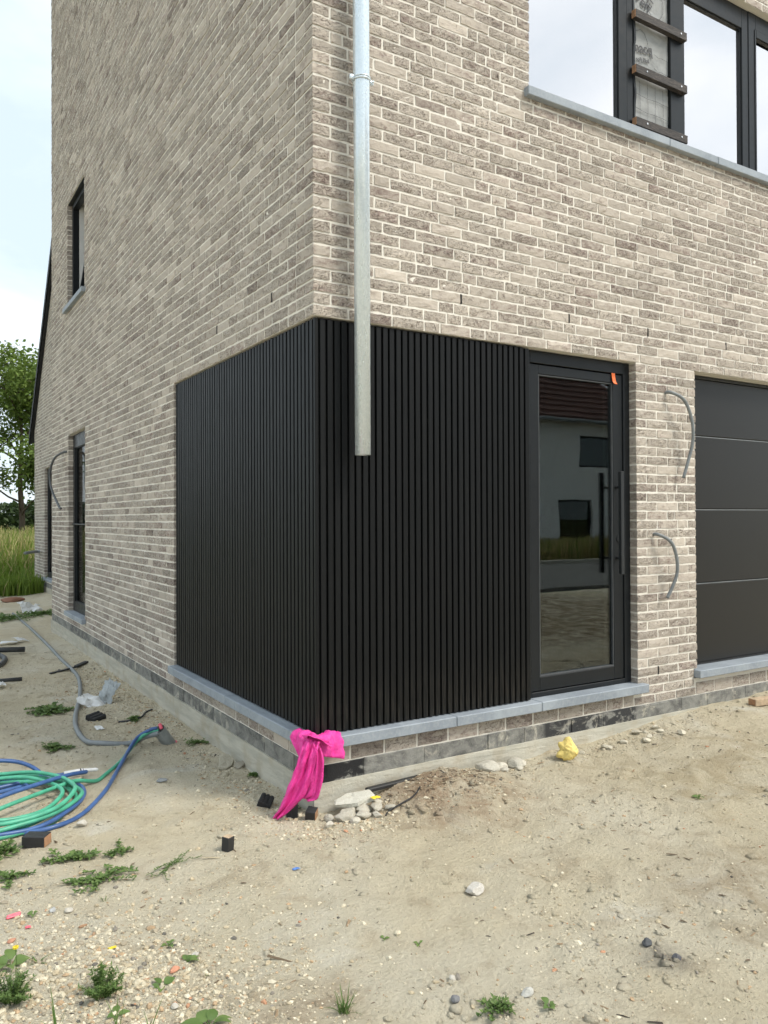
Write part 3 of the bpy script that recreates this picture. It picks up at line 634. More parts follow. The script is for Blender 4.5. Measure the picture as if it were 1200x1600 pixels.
# --- inside: floors, ceilings, plastered inner walls (only seen through the panes)
m = MB(); m.box((0.31, 0.31, 0.1), (XE-0.31, YE-0.31, 0.36)); m.box((0.31, 0.31, 2.75), (XE-0.31, YE-0.31, 3.05)); m.box((0.31, 0.31, 5.55), (XE-0.31, YE-0.31, 5.85)); m.obj('floor_slab', 'inner_plaster', house)
m = MB(); m.box((2.62, 0.31, 0.361), (2.74, 4.2, 2.749)); m.box((0.31, 4.2, 0.361), (XE-0.31, 4.32, 2.749)); m.box((0.31, 4.4, 3.051), (XE-0.31, 4.52, 5.549)); m.box((0.31, 7.0, 3.051), (1.6, 7.1, 5.549)); m.obj('inner_wall', 'inner_plaster', house)
m = MB(); m.box((XE-0.3, 0.301, 0.236), (XE, YE-0.301, ZT)); m.obj('wall', 'mortar', house)
m = MB(); m.box((0.3005, YE-0.3, 0.236), (XE, YE, ZT)); m.obj('wall', 'mortar', house)
m = MB(); m.box((-0.02, -0.02, ZT+0.0005), (XE+0.02, YE+0.02, ZT+0.12)); m.obj('roof', 'roof_slate', house)

# --- rear wing with its steep roof
wv = wall_mesh((YE+0.001, 15.02), (0.235, 3.38), grow(W_OPEN), to_w, REC, 0.30)
wv.add([to_w(YE+0.001, 3.38, REC), to_w(15.02, 3.38, REC), to_w(9.9, verge(9.9)-0.05, REC), to_w(YE+0.001, verge(9.9)-0.05, REC)], [(0, 1, 2, 3)])
wv.box((WX+0.3, 14.72, 0.235), (XE, 15.02, 3.38)); wing_wall = wv.obj('wall', 'mortar', house)
m = MB(); m.box((WX-0.012, YE+0.001, -0.4), (WX+0.3, 15.03, 0.149)); m.obj('footing', 'concrete', house)
blocks('w', YE+0.05, 15.02)
rm = MB(); y0, y1 = 15.22, 9.9
for x0, x1, t0, t1 in ((WX-0.06, XE, 0.0, 0.14),):
    rm.add([(x, y, verge(y)+t) for x in (x0, x1) for y in (y0, y1) for t in (t0, t1)], [(0, 1, 3, 2), (4, 6, 7, 5), (0, 4, 5, 1), (2, 3, 7, 6), (1, 5, 7, 3), (0, 2, 6, 4)])
rm.box((WX-0.06, YE+0.01, verge(9.9)), (XE, 9.9, verge(9.9)+0.14)); wroof = rm.obj('roof', 'roof_slate', house)
for i in range(22):
    y = 15.24-i*0.24; m = MB(); yb = y-0.26
    m.add([(x, q, verge(q)+t) for x in (WX-0.085, WX+0.25) for q, t in ((y, 0.142), (yb, 0.142), (y, 0.185), (yb, 0.16))]+[(x, q, verge(q)-0.03) for x in (WX-0.085, WX-0.062) for q in (y, yb)],
          [(0, 1, 3, 2), (4, 6, 7, 5), (2, 3, 7, 6), (0, 2, 6, 4), (1, 5, 7, 3), (0, 4, 5, 1), (8, 9, 1, 0), (8, 0, 4, 10), (10, 4, 5, 11), (9, 11, 5, 1)]); m.obj('verge_tile', 'roof_slate', wroof)
sill([((WX-0.045, 12.55, SILLB-0.048), (WX+0.12, 13.76, SILLB+0.005))], house)
window(to_w, 12.601, 13.679, SILLB+0.006, HEAD-0.001, 0.07, 0.08, 0.10, 0.10, 0.057, 'glass_dark')

# --- empty conduits that hang out of the walls
def conduit(pts, r, mat): m = MB(); m.tube(smooth_path(pts, 8), r, 8); m.obj('conduit', mat, house, True)
conduit([(2.705, 0.03, 2.345), (2.715, -0.03, 2.352), (2.80, -0.075, 2.30), (2.875, -0.08, 2.17), (2.893, -0.075, 2.03), (2.868, -0.06, 1.90), (2.828, -0.045, 1.765)], 0.0115, 'conduit_grey')
conduit([(2.572, 0.03, 1.372), (2.578, -0.03, 1.378), (2.655, -0.075, 1.325), (2.705, -0.08, 1.22), (2.715, -0.075, 1.115), (2.685, -0.06, 1.02), (2.648, -0.045, 0.945)], 0.0115, 'conduit_grey')
conduit([(0.03, 6.78, 2.33), (-0.03, 6.80, 2.33), (-0.10, 7.02, 2.27), (-0.13, 7.16, 2.12), (-0.13, 7.17, 1.98), (-0.12, 7.04, 1.84), (-0.10, 6.70, 1.655), (-0.095, 6.62, 1.63)], 0.014, 'conduit_dark')
conduit([(WX+0.05, 14.3, 0.83), (WX-0.1, 14.27, 0.83), (0.33, 13.0, 0.855)], 0.03, 'conduit_grey')

# ------------------------------------------------------------------ house across the street (mirrored in the door)
oh = thing('white_house', 'white rendered house with red tiled roof, mirrored in the front door glass', 'house', (0, -20.5, 0))
OY = 0.0
oo = [(21.85, 23.85, 0.1, 2.27), (23.1, 25.4, 3.66, 5.02), (15.0, 17.0, 3.66, 5.02), (14.2, 15.2, 0.1, 2.27)]
to_o = lambda u, z, d: (u, -d, z)
wall_mesh((9.0, 28.2), (-0.2, 5.6), oo, to_o, 0, 0.35).obj('wall', 'white_paint', oh)
m = MB(); m.box((9.0, -9.5, -0.2), (9.3, -0.36, 5.6)); m.box((27.9, -9.5, -0.2), (28.2, -0.36, 5.6)); m.box((9.0, -9.8, -0.2), (28.2, -9.5, 5.6)); m.obj('wall', 'white_paint', oh)
m = MB(); m.box((9.3, -9.4, 2.9), (27.9, -0.36, 3.1)); m.obj('floor_slab', 'inner_plaster', oh)
rf = MB(); e = 5.55; rf.add([(8.6, 0.45, e), (28.6, 0.45, e), (28.6, -10.2, e), (8.6, -10.2, e), (12.4, -4.9, e+4.75), (24.4, -4.9, e+4.75)], [(0, 1, 5, 4), (1, 2, 5), (2, 3, 4, 5), (3, 0, 4), (0, 3, 2, 1)]); roof_o = rf.obj('roof', 'roof_tile', oh)
for i in range(16):
    t = (i+0.5)/16; z = e+4.75*t; y = 0.45-5.35*t; m = MB()
    m.tube([(8.7+3.7*t, y, z+0.02), (28.5-4.1*t, y, z+0.02)], 0.05, 5); m.obj('tile_row', 'roof_tile', roof_o)
m = MB(); m.tube([(8.6, 0.5, e-0.02), (28.6, 0.5, e-0.02)], 0.08, 8); m.obj('gutter', 'conduit_grey', oh)
for a, b, c, d in oo:
    m = MB(); ringframe(m, to_o, a+0.005, b-0.005, c+0.005, d-0.005, 0.07, 0.07, 0.07, 0.07, 0.12, 0.2); ww = m.obj('window', 'frame_grey', oh)
    m = MB(); m.box(to_o(a+0.05, c+0.05, 0.15), to_o(b-0.05, d-0.05, 0.155)); m.obj('pane', 'glass_dark', ww)
# ------------------------------------------------------------------ things lying on the building site
def icosphere(sub):
    t = (1+5**0.5)/2; v = [(-1,t,0),(1,t,0),(-1,-t,0),(1,-t,0),(0,-1,t),(0,1,t),(0,-1,-t),(0,1,-t),(t,0,-1),(t,0,1),(-t,0,-1),(-t,0,1)]
    v = [np.array(p)/np.linalg.norm(p) for p in v]
    f = [(0,11,5),(0,5,1),(0,1,7),(0,7,10),(0,10,11),(1,5,9),(5,11,4),(11,10,2),(10,7,6),(7,1,8),(3,9,4),(3,4,2),(3,2,6),(3,6,8),(3,8,9),(4,9,5),(2,4,11),(6,2,10),(8,6,7),(9,8,1)]
    for _ in range(sub):
        cache, nf = {}, []
        def mid(a, b):
            k = (min(a, b), max(a, b))
            if k not in cache: p = v[a]+v[b]; v.append(p/np.linalg.norm(p)); cache[k] = len(v)-1
            return cache[k]
        for a, b, c in f: ab, bc, ca = mid(a, b), mid(b, c), mid(c, a); nf += [(a, ab, ca), (b, bc, ab), (c, ca, bc), (ab, bc, ca)]
        f = nf
    return np.array(v), np.array(f)
IV2, IF2 = icosphere(2); IV0, IF0 = icosphere(0); IV4, IF4 = icosphere(4)
def stone_mesh(name, size, tint, seed, mat='pebble', facets=9):
    r = np.random.default_rng(seed); V = IV2.copy()
    for _ in range(facets):                      # chop flat faces off the ball: broken rubble
        n = r.normal(size=3); n /= np.linalg.norm(n); d = r.uniform(0.55, 0.85); s = V@n; V = V-np.outer(np.clip(s-d, 0, None), n)
    V += r.normal(0, 0.012, V.shape); V *= np.array(size)/2/np.abs(V).max(0)
    V[:, 2] -= V[:, 2].min()
    return npmesh(name, V, IF2, mat, np.tile(np.array(tint), (len(V), 1)))
PALE, GREY, DARK, TAN = (0.52, 0.49, 0.43), (0.33, 0.33, 0.32), (0.10, 0.105, 0.11), (0.42, 0.35, 0.25)
_sd = [100]
def stone(x, y, size, tint, label, rz=0.0, group=None, mat='pebble', name='stone', cat='stone', sink=0.12, dz=0.0):
    _sd[0] += 1; o = link(name, stone_mesh(name, size, tint, _sd[0], mat), None, gpt(x, y, -size[2]*sink+dz)); o.rotation_euler = (0, 0, rz); return tag(o, label, cat, group)
def slab(x, y, size, tint, label, rot, name, cat, dz=0.0, seed=1):
    r = np.random.default_rng(seed); n = 9; an = np.sort(np.linspace(0, 2*PI, n, endpoint=False)+r.uniform(-0.25, 0.25, n)); rad = r.uniform(0.72, 1.08, n); m = MB(); L_, W_, T_ = size
    ringp = lambda f, z: [(L_/2*f*q*math.cos(a)+r.normal(0, 0.003), W_/2*f*q*math.sin(a)+r.normal(0, 0.003), z+r.normal(0, T_*0.07)) for a, q in zip(an, rad)]
    rows = [ringp(0.93, 0), ringp(1.0, T_*0.35), ringp(0.97, T_*0.85), ringp(0.88, T_), ringp(0.45, T_*1.06)]
    vs_ = [p for q in rows for p in q]+[(0, 0, T_*1.04), (0, 0, 0)]; fs = [(i*n+k, i*n+(k+1) % n, (i+1)*n+(k+1) % n, (i+1)*n+k) for i in range(4) for k in range(n)]+[(4*n+k, 4*n+(k+1) % n, 5*n) for k in range(n)]+[((k+1) % n, k, 5*n+1) for k in range(n)]
    m.add(vs_, fs); o = m.obj(name, 'pebble', None, False, gpt(x, y, dz)); a_ = o.data.attributes.new('tint', 'FLOAT_COLOR', 'POINT'); a_.data.foreach_set('color', np.tile((*tint, 1.0), len(vs_)).astype(np.float32)); o.rotation_euler = rot; return tag(o, label, cat)
# pieces of rubble named one by one
stone(0.18, -1.06, (0.10, 0.075, 0.045), (0.56, 0.53, 0.48), 'pale flat-topped stone lying alone in the middle of the bare soil', 0.4)
stone(0.421, -1.72, (0.042, 0.036, 0.034), DARK, 'dark grey angular stone beside an ashy stain at lower right', 0.3)
stone(0.43, -1.84, (0.035, 0.03, 0.02), (0.13, 0.13, 0.14), 'small slate-grey stone just below the dark angular stone', 1.0)
stone(-0.336, -1.62, (0.038, 0.03, 0.022), (0.20, 0.20, 0.205), 'small grey stone at the bottom, left of the small plant with a pale stone', 0.9)
stone(-0.13, -1.72, (0.05, 0.035, 0.03), (0.50, 0.49, 0.45), 'pale stone at the bottom edge beside a broken wood chip', 0.2)
stone(-0.27, -1.52, (0.032, 0.028, 0.02), PALE, 'small pale stone above the low weed at the bottom middle', 0.2)
slab(-0.524, 0.88, (0.075, 0.055, 0.008), (0.30, 0.32, 0.33), 'flat grey slate chip lying between hoses and pink film', (0.05, 0.1, 0.5), 'slate_chip', 'slate chip', 0.0, 7)
slab(-0.10, 1.02, (0.17, 0.11, 0.026), (0.46, 0.42, 0.33), 'flat earth-coloured slab leaning by the side wall, larger of two', (0.35, -0.2, 0.9), 'mortar_slab', 'slab', 0.015, 9)
stone(-0.03, 0.93, (0.09, 0.07, 0.04), (0.33, 0.30, 0.24), 'smaller earth-coloured lump right of the flat slab by the side wall', 0.4)
stone(-1.04, 0.435, (0.055, 0.045, 0.04), (0.55, 0.52, 0.46), 'round pale stone between blue hose and black-faced wood block', 0.3)
stone(-1.016, -0.967, (0.042, 0.030, 0.018), (0.60, 0.29, 0.19), 'flat reddish brick chip among leaves at lower left', 0.5, mat='pebble', name='brick_chip', cat='brick chip')
stone(-1.46, -0.53, (0.032, 0.022, 0.014), (0.52, 0.27, 0.18), 'brick-coloured chip near the left edge above the yellow-flowered weed', 0.2, name='brick_chip', cat='brick chip')
stone(-1.30, -0.36, (0.034, 0.026, 0.018), (0.42, 0.43, 0.43), 'grey stone right of the two-leaved seedling at lower left', 0.7)
stone(-1.245, -0.38, (0.034, 0.028, 0.022), PALE, 'white lump right of the grey stone at lower left', 0.1)
stone(-1.22, -0.52, (0.034, 0.018, 0.010), (0.33, 0.20, 0.12), 'brown curled bark chip on sand at lower left, upper of two', 0.2, name='bark_chip', cat='chip')
stone(-1.20, -0.61, (0.030, 0.013, 0.009), (0.36, 0.24, 0.15), 'brown bark chip pointing down at lower left, lower of two', 1.2, name='bark_chip', cat='chip')
stone(0.023, 12.3, (0.45, 0.25, 0.10), (0.30, 0.16, 0.11), 'rust brown brick lump in the soil near the far grass', 0.2, name='brick_lump', cat='brick lump')
stone(-0.93, -0.93, (0.03, 0.025, 0.02), PALE, 'pale stone in the gravel right of the red brick chip', 0.2)
stone(-1.075, -1.17, (0.026, 0.024, 0.02), PALE, 'pale round stone left of the broad-leaved plant at the bottom', 0.2)
# corner rubble
slab(0.175, -0.105, (0.22, 0.12, 0.026), (0.62, 0.60, 0.52), 'thin flat slab of broken concrete lying on rubble right of the corner', (0.14, -0.14, -0.3), 'concrete_slab', 'concrete slab', 0.042, 4)
rr = np.random.default_rng(3)
ORD = ['leftmost', 'second', 'third', 'fourth', 'fifth', 'sixth', 'seventh', 'eighth', 'ninth', 'tenth', 'eleventh', 'twelfth']
def across(p): d = np.array((p[0], p[1], 0))-CAM; return (d@R3)/(d@F2)      # order from left to right as one stands in front
def nth(i): return ORD[0] if i == 0 else ORD[i]+' from the left'
for i, (x, y, s) in enumerate(sorted([(0.11, -0.15, 0.10), (0.19, -0.17, 0.085), (0.06, -0.18, 0.07), (0.15, -0.22, 0.075), (0.24, -0.20, 0.07), (0.09, -0.25, 0.06), (0.27, -0.15, 0.05), (0.02, -0.11, 0.055), (0.21, -0.26, 0.05), (-0.02, -0.20, 0.045), (0.30, -0.24, 0.05)], key=across)):
    stone(x, y, (s*1.25, s*0.9, s*0.62), np.array((0.52, 0.485, 0.405))*rr.uniform(0.85, 1.12), 'lump of broken concrete in the rubble heap at the bare corner, '+nth(i), rr.uniform(0, 6), 'corner rubble heap', name='concrete_lump', cat='lump')
for i, (x, y, s) in enumerate(sorted([(1.02, -0.12, 0.13), (1.13, -0.10, 0.09), (1.24, -0.11, 0.12), (1.30, -0.07, 0.07), (1.10, -0.17, 0.06), (1.20, -0.18, 0.05)], key=across)):
    stone(x, y, (s*1.15, s*0.9, s*0.6), np.array((0.58, 0.545, 0.46))*rr.uniform(0.85, 1.1), 'broken mortar lump in the heap left of the yellow foam, '+nth(i), rr.uniform(0, 6), 'mortar heap by the yellow foam', name='concrete_lump', cat='lump')
for i, (x, y, s) in enumerate(sorted([(2.30+rr.normal(0, 0.22), -0.17+rr.normal(0, 0.06), rr.uniform(0.03, 0.06)) for _ in range(12)], key=across)):
    stone(x, y, (s*1.3, s, s*0.6), np.array((0.60, 0.55, 0.44))*rr.uniform(0.85, 1.1), 'dry mortar lump below the brick pier right of the door, '+nth(i), rr.uniform(0, 6), 'mortar lumps below the pier', name='concrete_lump', cat='lump')

# gravel, grit and splinters nobody could count
def gravel(n):
    r = np.random.default_rng(11); m = n*9
    x = r.uniform(-2.4, 4.6, m); y = -2.5+8.5*r.random(m)**1.25
    d = 0.05+0.16*np.clip(fbm(x, y, 1.6, 3, 21)-0.46, 0, 1)*4
    d += 1.3*np.exp(-(((x+1.30)/0.42)**2+((y+0.95)/0.45)**2))+0.7*np.exp(-(((x+0.95)/0.35)**2+((y+1.25)/0.3)**2))+0.35*np.exp(-(((x+1.5)/0.4)**2+((y+0.2)/0.4)**2))
    d += 0.9*np.exp(-(((x-0.08)/0.22)**2+((y+0.24)/0.16)**2))+0.5*np.exp(-((x+0.16)/0.13)**2)*(y > -0.2)*(y < 5)+0.5*np.exp(-(((x+0.42)/0.3)**2+((y-3.2)/1.2)**2))
    d += 0.9*np.exp(-(((x-2.3)/0.45)**2+((y+0.16)/0.12)**2))+0.5*np.exp(-(((x-1.15)/0.25)**2+((y+0.14)/0.1)**2))+0.35*np.exp(-(((x-0.62)/0.4)**2+((y+0.3)/0.28)**2))
    keep = (r.random(m) < d*0.8) & ~((x > -0.005) & (y > -0.005)); x, y = x[keep][:n], y[keep][:n]; k = len(x)
    big_ = np.exp(-(((x+1.30)/0.5)**2+((y+0.95)/0.5)**2))+np.exp(-(((x-0.1)/0.3)**2+((y+0.22)/0.2)**2))+0.7*np.exp(-((x+0.2)/0.3)**2)*(y > 0)
    s = np.clip(r.lognormal(math.log(0.0021), 0.6, k)*(1+0.75*np.clip(big_, 0, 1)), 0.0011, 0.0125)
    V = IV0[None]*(1+r.normal(0, 0.16, (k, 12, 1)))*np.stack([s*r.uniform(0.8, 1.5, k), s*r.uniform(0.7, 1.2, k), s*r.uniform(0.5, 0.9, k)], -1)[:, None]
    a = r.uniform(0, 2*PI, k); ca, sa = np.cos(a)[:, None], np.sin(a)[:, None]
    X = V[..., 0]*ca-V[..., 1]*sa+x[:, None]; Y = V[..., 0]*sa+V[..., 1]*ca+y[:, None]; Z = V[..., 2]+(gz(x, y)+s*0.15)[:, None]
    pal = np.array([(0.56, 0.53, 0.45), (0.66, 0.63, 0.55), (0.48, 0.43, 0.34), (0.36, 0.33, 0.28), (0.46, 0.35, 0.25), (0.25, 0.24, 0.23), (0.50, 0.29, 0.2), (0.14, 0.14, 0.14)])
    T = pal[r.choice(8, k, p=(0.30, 0.19, 0.27, 0.11, 0.08, 0.03, 0.010, 0.010))]*r.uniform(0.85, 1.1, (k, 1))*np.array((1.06, 1.0, 0.88))
    me = npmesh('gravel', np.stack([X, Y, Z], -1).reshape(-1, 3), (IF0[None]+(np.arange(k)*12)[:, None, None]).reshape(-1, 3), 'pebble', np.repeat(T, 12, 0))
    o = link('gravel', me); o['kind'] = 'stuff'; tag(o, 'loose pale gravel and grit scattered over the sandy soil', 'gravel')
gravel(62000)
def splinters(n):
    r = np.random.default_rng(5); x = r.uniform(-1.9, 3.8, n); y = -2.2+5.5*r.random(n)**1.4; ok = ~((x > -0.03) & (y > -0.03)); x, y = x[ok], y[ok]; k = len(x)
    # a share of them sits on the brown mound
    q = k//5; x[:q] = 0.68+r.normal(0, 0.16, q); y[:q] = -0.22+r.normal(0, 0.09, q); x, y = x, np.minimum(y, np.where(x > 0, -0.02, 99))
    l = r.lognormal(math.log(0.008), 0.55, k); wd = np.minimum(l*r.uniform(0.12, 0.4, k), 0.006); a = r.uniform(0, 2*PI, k); dx, dy = np.cos(a), np.sin(a); z = gz(x, y)+0.002
    C_ = np.stack([x, y, z], -1); Dv = np.stack([dx, dy, r.normal(0, 0.12, k)], -1)*l[:, None]; W = np.stack([-dy, dx, r.normal(0, 0.2, k)], -1)*wd[:, None]; H = np.array([0, 0, 1.0])*0.003
    V = np.stack([C_-Dv-W, C_+Dv-W*0.5, C_+Dv+W*0.6, C_-Dv+W, C_+H], 1); Qd = np.array([(0, 1, 4), (1, 2, 4), (2, 3, 4), (3, 0, 4)])
    T = np.array([(0.16, 0.12, 0.08), (0.30, 0.22, 0.14), (0.45, 0.38, 0.26), (0.07, 0.06, 0.05)])[r.choice(4, k, p=(0.35, 0.3, 0.2, 0.15))]
    o = link('splinters', npmesh('splinters', V.reshape(-1, 3), (Qd[None]+(np.arange(k)*5)[:, None, None]).reshape(-1, 3), 'pebble', np.repeat(T, 5, 0))); o['kind'] = 'stuff'; tag(o, 'scattered bark bits, twigs and splinters on the soil', 'litter')
splinters(1900)
def clods(n):
    r = np.random.default_rng(31); m = n*6; x = r.uniform(-2.2, 4.4, m); y = -2.3+7.0*r.random(m)**1.3
    d = 0.10+0.9*np.clip(fbm(x, y, 2.2, 3, 40)-0.5, 0, 1)*3+np.exp(-(((x-0.68)/0.35)**2+((y+0.26)/0.22)**2))+0.6*np.exp(-((y+0.12)/0.12)**2)*(x > 0.9)+0.5*np.exp(-((x+0.14)/0.12)**2)*(y > 0)
    k_ = (r.random(m) < d*0.5) & ~((x > -0.03) & (y > -0.03)); x, y = x[k_][:n], y[k_][:n]; k = len(x); s = np.clip(r.lognormal(math.log(0.0065), 0.5, k), 0.003, 0.024)
    V = IV0[None]*(1+r.normal(0, 0.2, (k, 12, 1)))*np.stack([s*r.uniform(0.9, 1.7, k), s*r.uniform(0.8, 1.3, k), s*r.uniform(0.4, 0.75, k)], -1)[:, None]; a = r.uniform(0, 2*PI, k); ca, sa = np.cos(a)[:, None], np.sin(a)[:, None]
    P = np.stack([V[..., 0]*ca-V[..., 1]*sa+x[:, None], V[..., 0]*sa+V[..., 1]*ca+y[:, None], V[..., 2]+gz(x, y)[:, None]], -1)
    o = link('soil_clods', npmesh('soil_clods', P.reshape(-1, 3), (IF0[None]+(np.arange(k)*12)[:, None, None]).reshape(-1, 3), 'soil', None, True)); o['kind'] = 'stuff'; tag(o, 'crumbly clods of dry sandy soil half sunk in the ground', 'soil')
clods(9000)

# hoses, conduit and the taped sleeve they come out of
sv = thing('pipe_sleeve', 'grey taped pipe sleeve sticking out of the soil with hoses in it', 'pipe', (-0.225, 1.68, 0))
m = MB(); p0, p1 = np.array((0.0, 0.0, -0.04)), np.array((-0.10, -0.035, 0.105)); ax = p1-p0
ringpts = [p0+ax*t for t in np.linspace(0, 1, 9)]; m.tube(ringpts, [0.043, 0.044, 0.042, 0.044, 0.041, 0.043, 0.040, 0.042, 0.041], 14, False); m.tube([p1, p1-ax*0.3], [0.041, 0.036], 14, False); m.obj('sleeve', 'tape_grey', sv, True)
m = MB(); m.tube([p0+ax*0.10+np.array((0.03, -0.01, 0)), p0+ax*0.25+np.array((0.032, -0.012, 0))], 0.024, 8); m.tube([p1+np.array((0.02, 0.0, 0.0)), p1+np.array((0.012, 0.02, 0.03))], 0.012, 6); m.obj('pink_liner', 'pink_bit', sv)
def ontop(p, r): return (p[0], p[1], float(gz(p[0], p[1]))+r*0.9)
def hose(name, pts, r, mat, label, cat):
    m = MB(); m.tube(smooth_path(pts, 10), r, 10); return tag(m.obj(name, mat, None, True), label, cat)
def loops(cx, cy, radii, z0, dz, a0, sgn=1, sq=1.0):
    o = []
    n = 14
    for i, r in enumerate(radii):
        for k in range(n):
            a = a0+sgn*2*PI*k/n; q = r*(1+0.03*math.sin(3*a+i)); x, y = cx+q*math.cos(a), cy+q*sq*math.sin(a); o.append((x, y, float(gz(x, y))+z0+dz*(i+k/n)+0.006*math.sin(2*a+i*2)))
    return o
gt = [(-0.325, 1.645, 0.10), (-0.40, 1.66, 0.085), (-0.475, 1.64, 0.045)]+[ontop(p, 0.013) for p in ((-0.619, 1.417), (-0.76, 1.19), (-0.835, 1.106))]+[(-0.95, 1.03, 0.05), (-1.03, 0.972, 0.06), (-1.203, 0.869, 0.06), (-1.363, 0.775, 0.055), (-1.60, 0.66, 0.03)]
gl_ = loops(-1.40, 0.90, (0.42, 0.385, 0.43, 0.34, 0.41), 0.016, 0.014, PI*1.15, 1)
hose('green_hose', gt+gl_+[(-1.75, 1.05, 0.03), (-1.62, 1.28, 0.03), (-1.35, 1.36, 0.04), (-1.10, 1.30, 0.03), (-0.98, 1.27, 0.02)], 0.0110, 'hose_green', 'green garden hose coiled in several loops at the left edge', 'hose')
bt_ = [(-0.335, 1.65, 0.115), (-0.385, 1.655, 0.105), (-0.474, 1.647, 0.06)]+[ontop(p, 0.014) for p in ((-0.68, 1.237), (-0.832, 0.881), (-1.001, 0.605), (-1.144, 0.473), (-1.297, 0.489), (-1.50, 0.62), (-1.66, 0.85))]
bl_ = loops(-1.38, 0.93, (0.445,), 0.02, 0.014, PI*0.9, -1)
hose('blue_hose', bt_+bl_+[(-1.75, 0.85, 0.05), (-1.66, 0.70, 0.055), (-1.358, 0.86, 0.085), (-1.161, 0.97, 0.085), (-0.99, 1.075, 0.075), (-0.885, 1.145, 0.055), (-0.90, 1.215, 0.035), (-1.0, 1.25, 0.03), (-1.2, 1.23, 0.03), (-1.50, 1.2, 0.03), (-1.62, 1.30, 0.09), (-1.45, 1.40, 0.13), (-1.22, 1.42, 0.10), (-1.10, 1.33, 0.04), (-1.16, 1.22, 0.02), (-1.4, 1.1, 0.03)], 0.0115, 'hose_blue', 'blue hose lying over the green coil and running up to the taped sleeve', 'hose')
gp = [(-0.33, 1.62, 0.085), (-0.40, 1.68, 0.06)]+[ontop(p, 0.017) for p in ((-0.50, 1.733), (-0.648, 1.81), (-0.716, 1.976), (-0.723, 2.263), (-0.643, 2.743), (-0.485, 3.405), (-0.347, 4.194), (-0.311, 4.807), (-0.294, 5.441), (-0.269, 6.437), (-0.219, 8.378), (-0.217, 10.142))]
hose('grey_conduit', gp, 0.0175, 'conduit_grey', 'long grey flexible conduit snaking along the side wall from the taped sleeve', 'conduit')
hose('pipe_loop', [ontop(p, 0.02) for p in ((-1.3, 5.0), (-1.05, 5.1), (-0.889, 5.39), (-0.80, 5.8), (-0.86, 6.15), (-1.1, 6.25), (-1.5, 6.2))], 0.028, 'pipe_dark', 'bent dark grey pipe loop at the left edge of the soil', 'pipe')
m = MB(); m.tube([gpt(-1.2, 6.33, 0.05), gpt(-0.57, 6.07, 0.05)], 0.03, 12); tag(m.obj('pipe_length', 'pipe_dark', None, True), 'straight dark pipe length lying above the bent pipe loop', 'pipe')
m = MB(); m.tube([gpt(-1.3, 4.55, 0.02), gpt(-0.80, 4.45, 0.02)], 0.018, 8); tag(m.obj('grey_stick', 'pipe_dark', None, True), 'short thin grey stick at the left edge below the pipes', 'stick')
hose('black_cable', [gpt(0.24, -0.29, 0.004), gpt(0.285, -0.261, 0.008), gpt(0.395, -0.268, 0.008), gpt(0.46, -0.235, 0.010), gpt(0.505, -0.20, 0.004)], 0.004, 'tar_black', 'short black cable end curving out of the brown soil mound', 'cable')
hose('black_strap', [ontop(p, 0.006) for p in ((-0.40, 2.42), (-0.33, 2.36), (-0.24, 2.40), (-0.17, 2.55), (-0.10, 2.62))], 0.008, 'tar_black', 'thin black strap curling on the soil right of the torn white bag', 'strap')
m = MB(); m.box((-0.0, -0.018, 0), (0.30, 0.018, 0.012), 0.003); o = m.obj('black_strip', 'tar_black', None, False, gpt(-0.53, 4.62, 0.004)); o.rotation_euler = (0, -0.03, 0.55); tag(o, 'black plastic strip lying across the grey conduit, longer of two', 'strip')
m = MB(); m.box((-0.0, -0.025, 0), (0.20, 0.025, 0.02), 0.004); o = m.obj('black_strip', 'tar_black', None, False, gpt(-0.25, 4.85, 0.006)); o.rotation_euler = (0, -0.06, 0.85); tag(o, 'short black strip right of the conduit near the side wall', 'strip')
m = MB(); m.box((-0.1, -0.02, 0), (0.26, 0.015, 0.02), 0.004); o = m.obj('tar_felt_scrap', 'tar_black', None, False, gpt(0.36, -0.055, 0.02)); o.rotation_euler = (0, 0.02, 0.12); tag(o, 'black felt scrap at the footing behind the rubble heap', 'felt scrap')

# offcuts of the black slats: black faces, sawn ends
def offcut(loc, size, rot, label, up=False, ridges=False):
    t_ = thing('wood_offcut', label, 'offcut', gpt(*loc)); t_.rotation_euler = rot; a, b, c = size
    m = MB(); m.box((-a/2, -b/2, 0), (a/2, b/2, c), 0.002)
    if ridges:
        for k in range(3): m.box((-a/2, -b/2+b*(0.08+k*0.32), c), (a/2, -b/2+b*(0.28+k*0.32), c+0.005), 0.001)
    m.obj('body', 'tar_black', t_)
    if not ridges:
        m = MB()
        if up: m.box((-a/2+0.003, -b/2+0.003, c-0.001), (a/2-0.003, b/2-0.003, c+0.0015))
        else: m.box((a/2-0.001, -b/2+0.003, 0.003), (a/2+0.0015, b/2-0.003, c-0.003))
        m.obj('sawn_end', 'sawn_wood' if not up else 'raw_wood', t_)
offcut((-1.258, 0.33), (0.105, 0.07, 0.05), (0, 0, -0.62), 'black block with sawn brown end lying below the coiled hoses')
offcut((-0.533, -0.18), (0.042, 0.040, 0.062), (0.03, 0.04, 0.5), 'black block standing upright with pale sawn top in the open soil', True)
offcut((-0.115, 0.03), (0.045, 0.042, 0.075), (-0.05, 0.05, 0.3), 'black block standing upright against the corner behind the pink film', True)
offcut((-0.045, -0.045), (0.05, 0.055, 0.05), (0.2, 0.1, -0.75), 'small block showing its orange sawn end right at the corner foot')
offcut((-0.175, 0.235), (0.085, 0.07, 0.032), (0.35, -0.2, 0.9), 'ridged black offcut tilted in the soil left of the pink film', ridges=True)
offcut((-0.53, 2.58), (0.11, 0.10, 0.035), (0.25, -0.1, 0.5), 'ridged black offcut lying below the torn white bag', ridges=True)
t_ = thing('timber_plank', 'short bare timber plank lying on the soil below the garage sill', 'plank', gpt(3.37, -0.19, 0.0), -0.18)
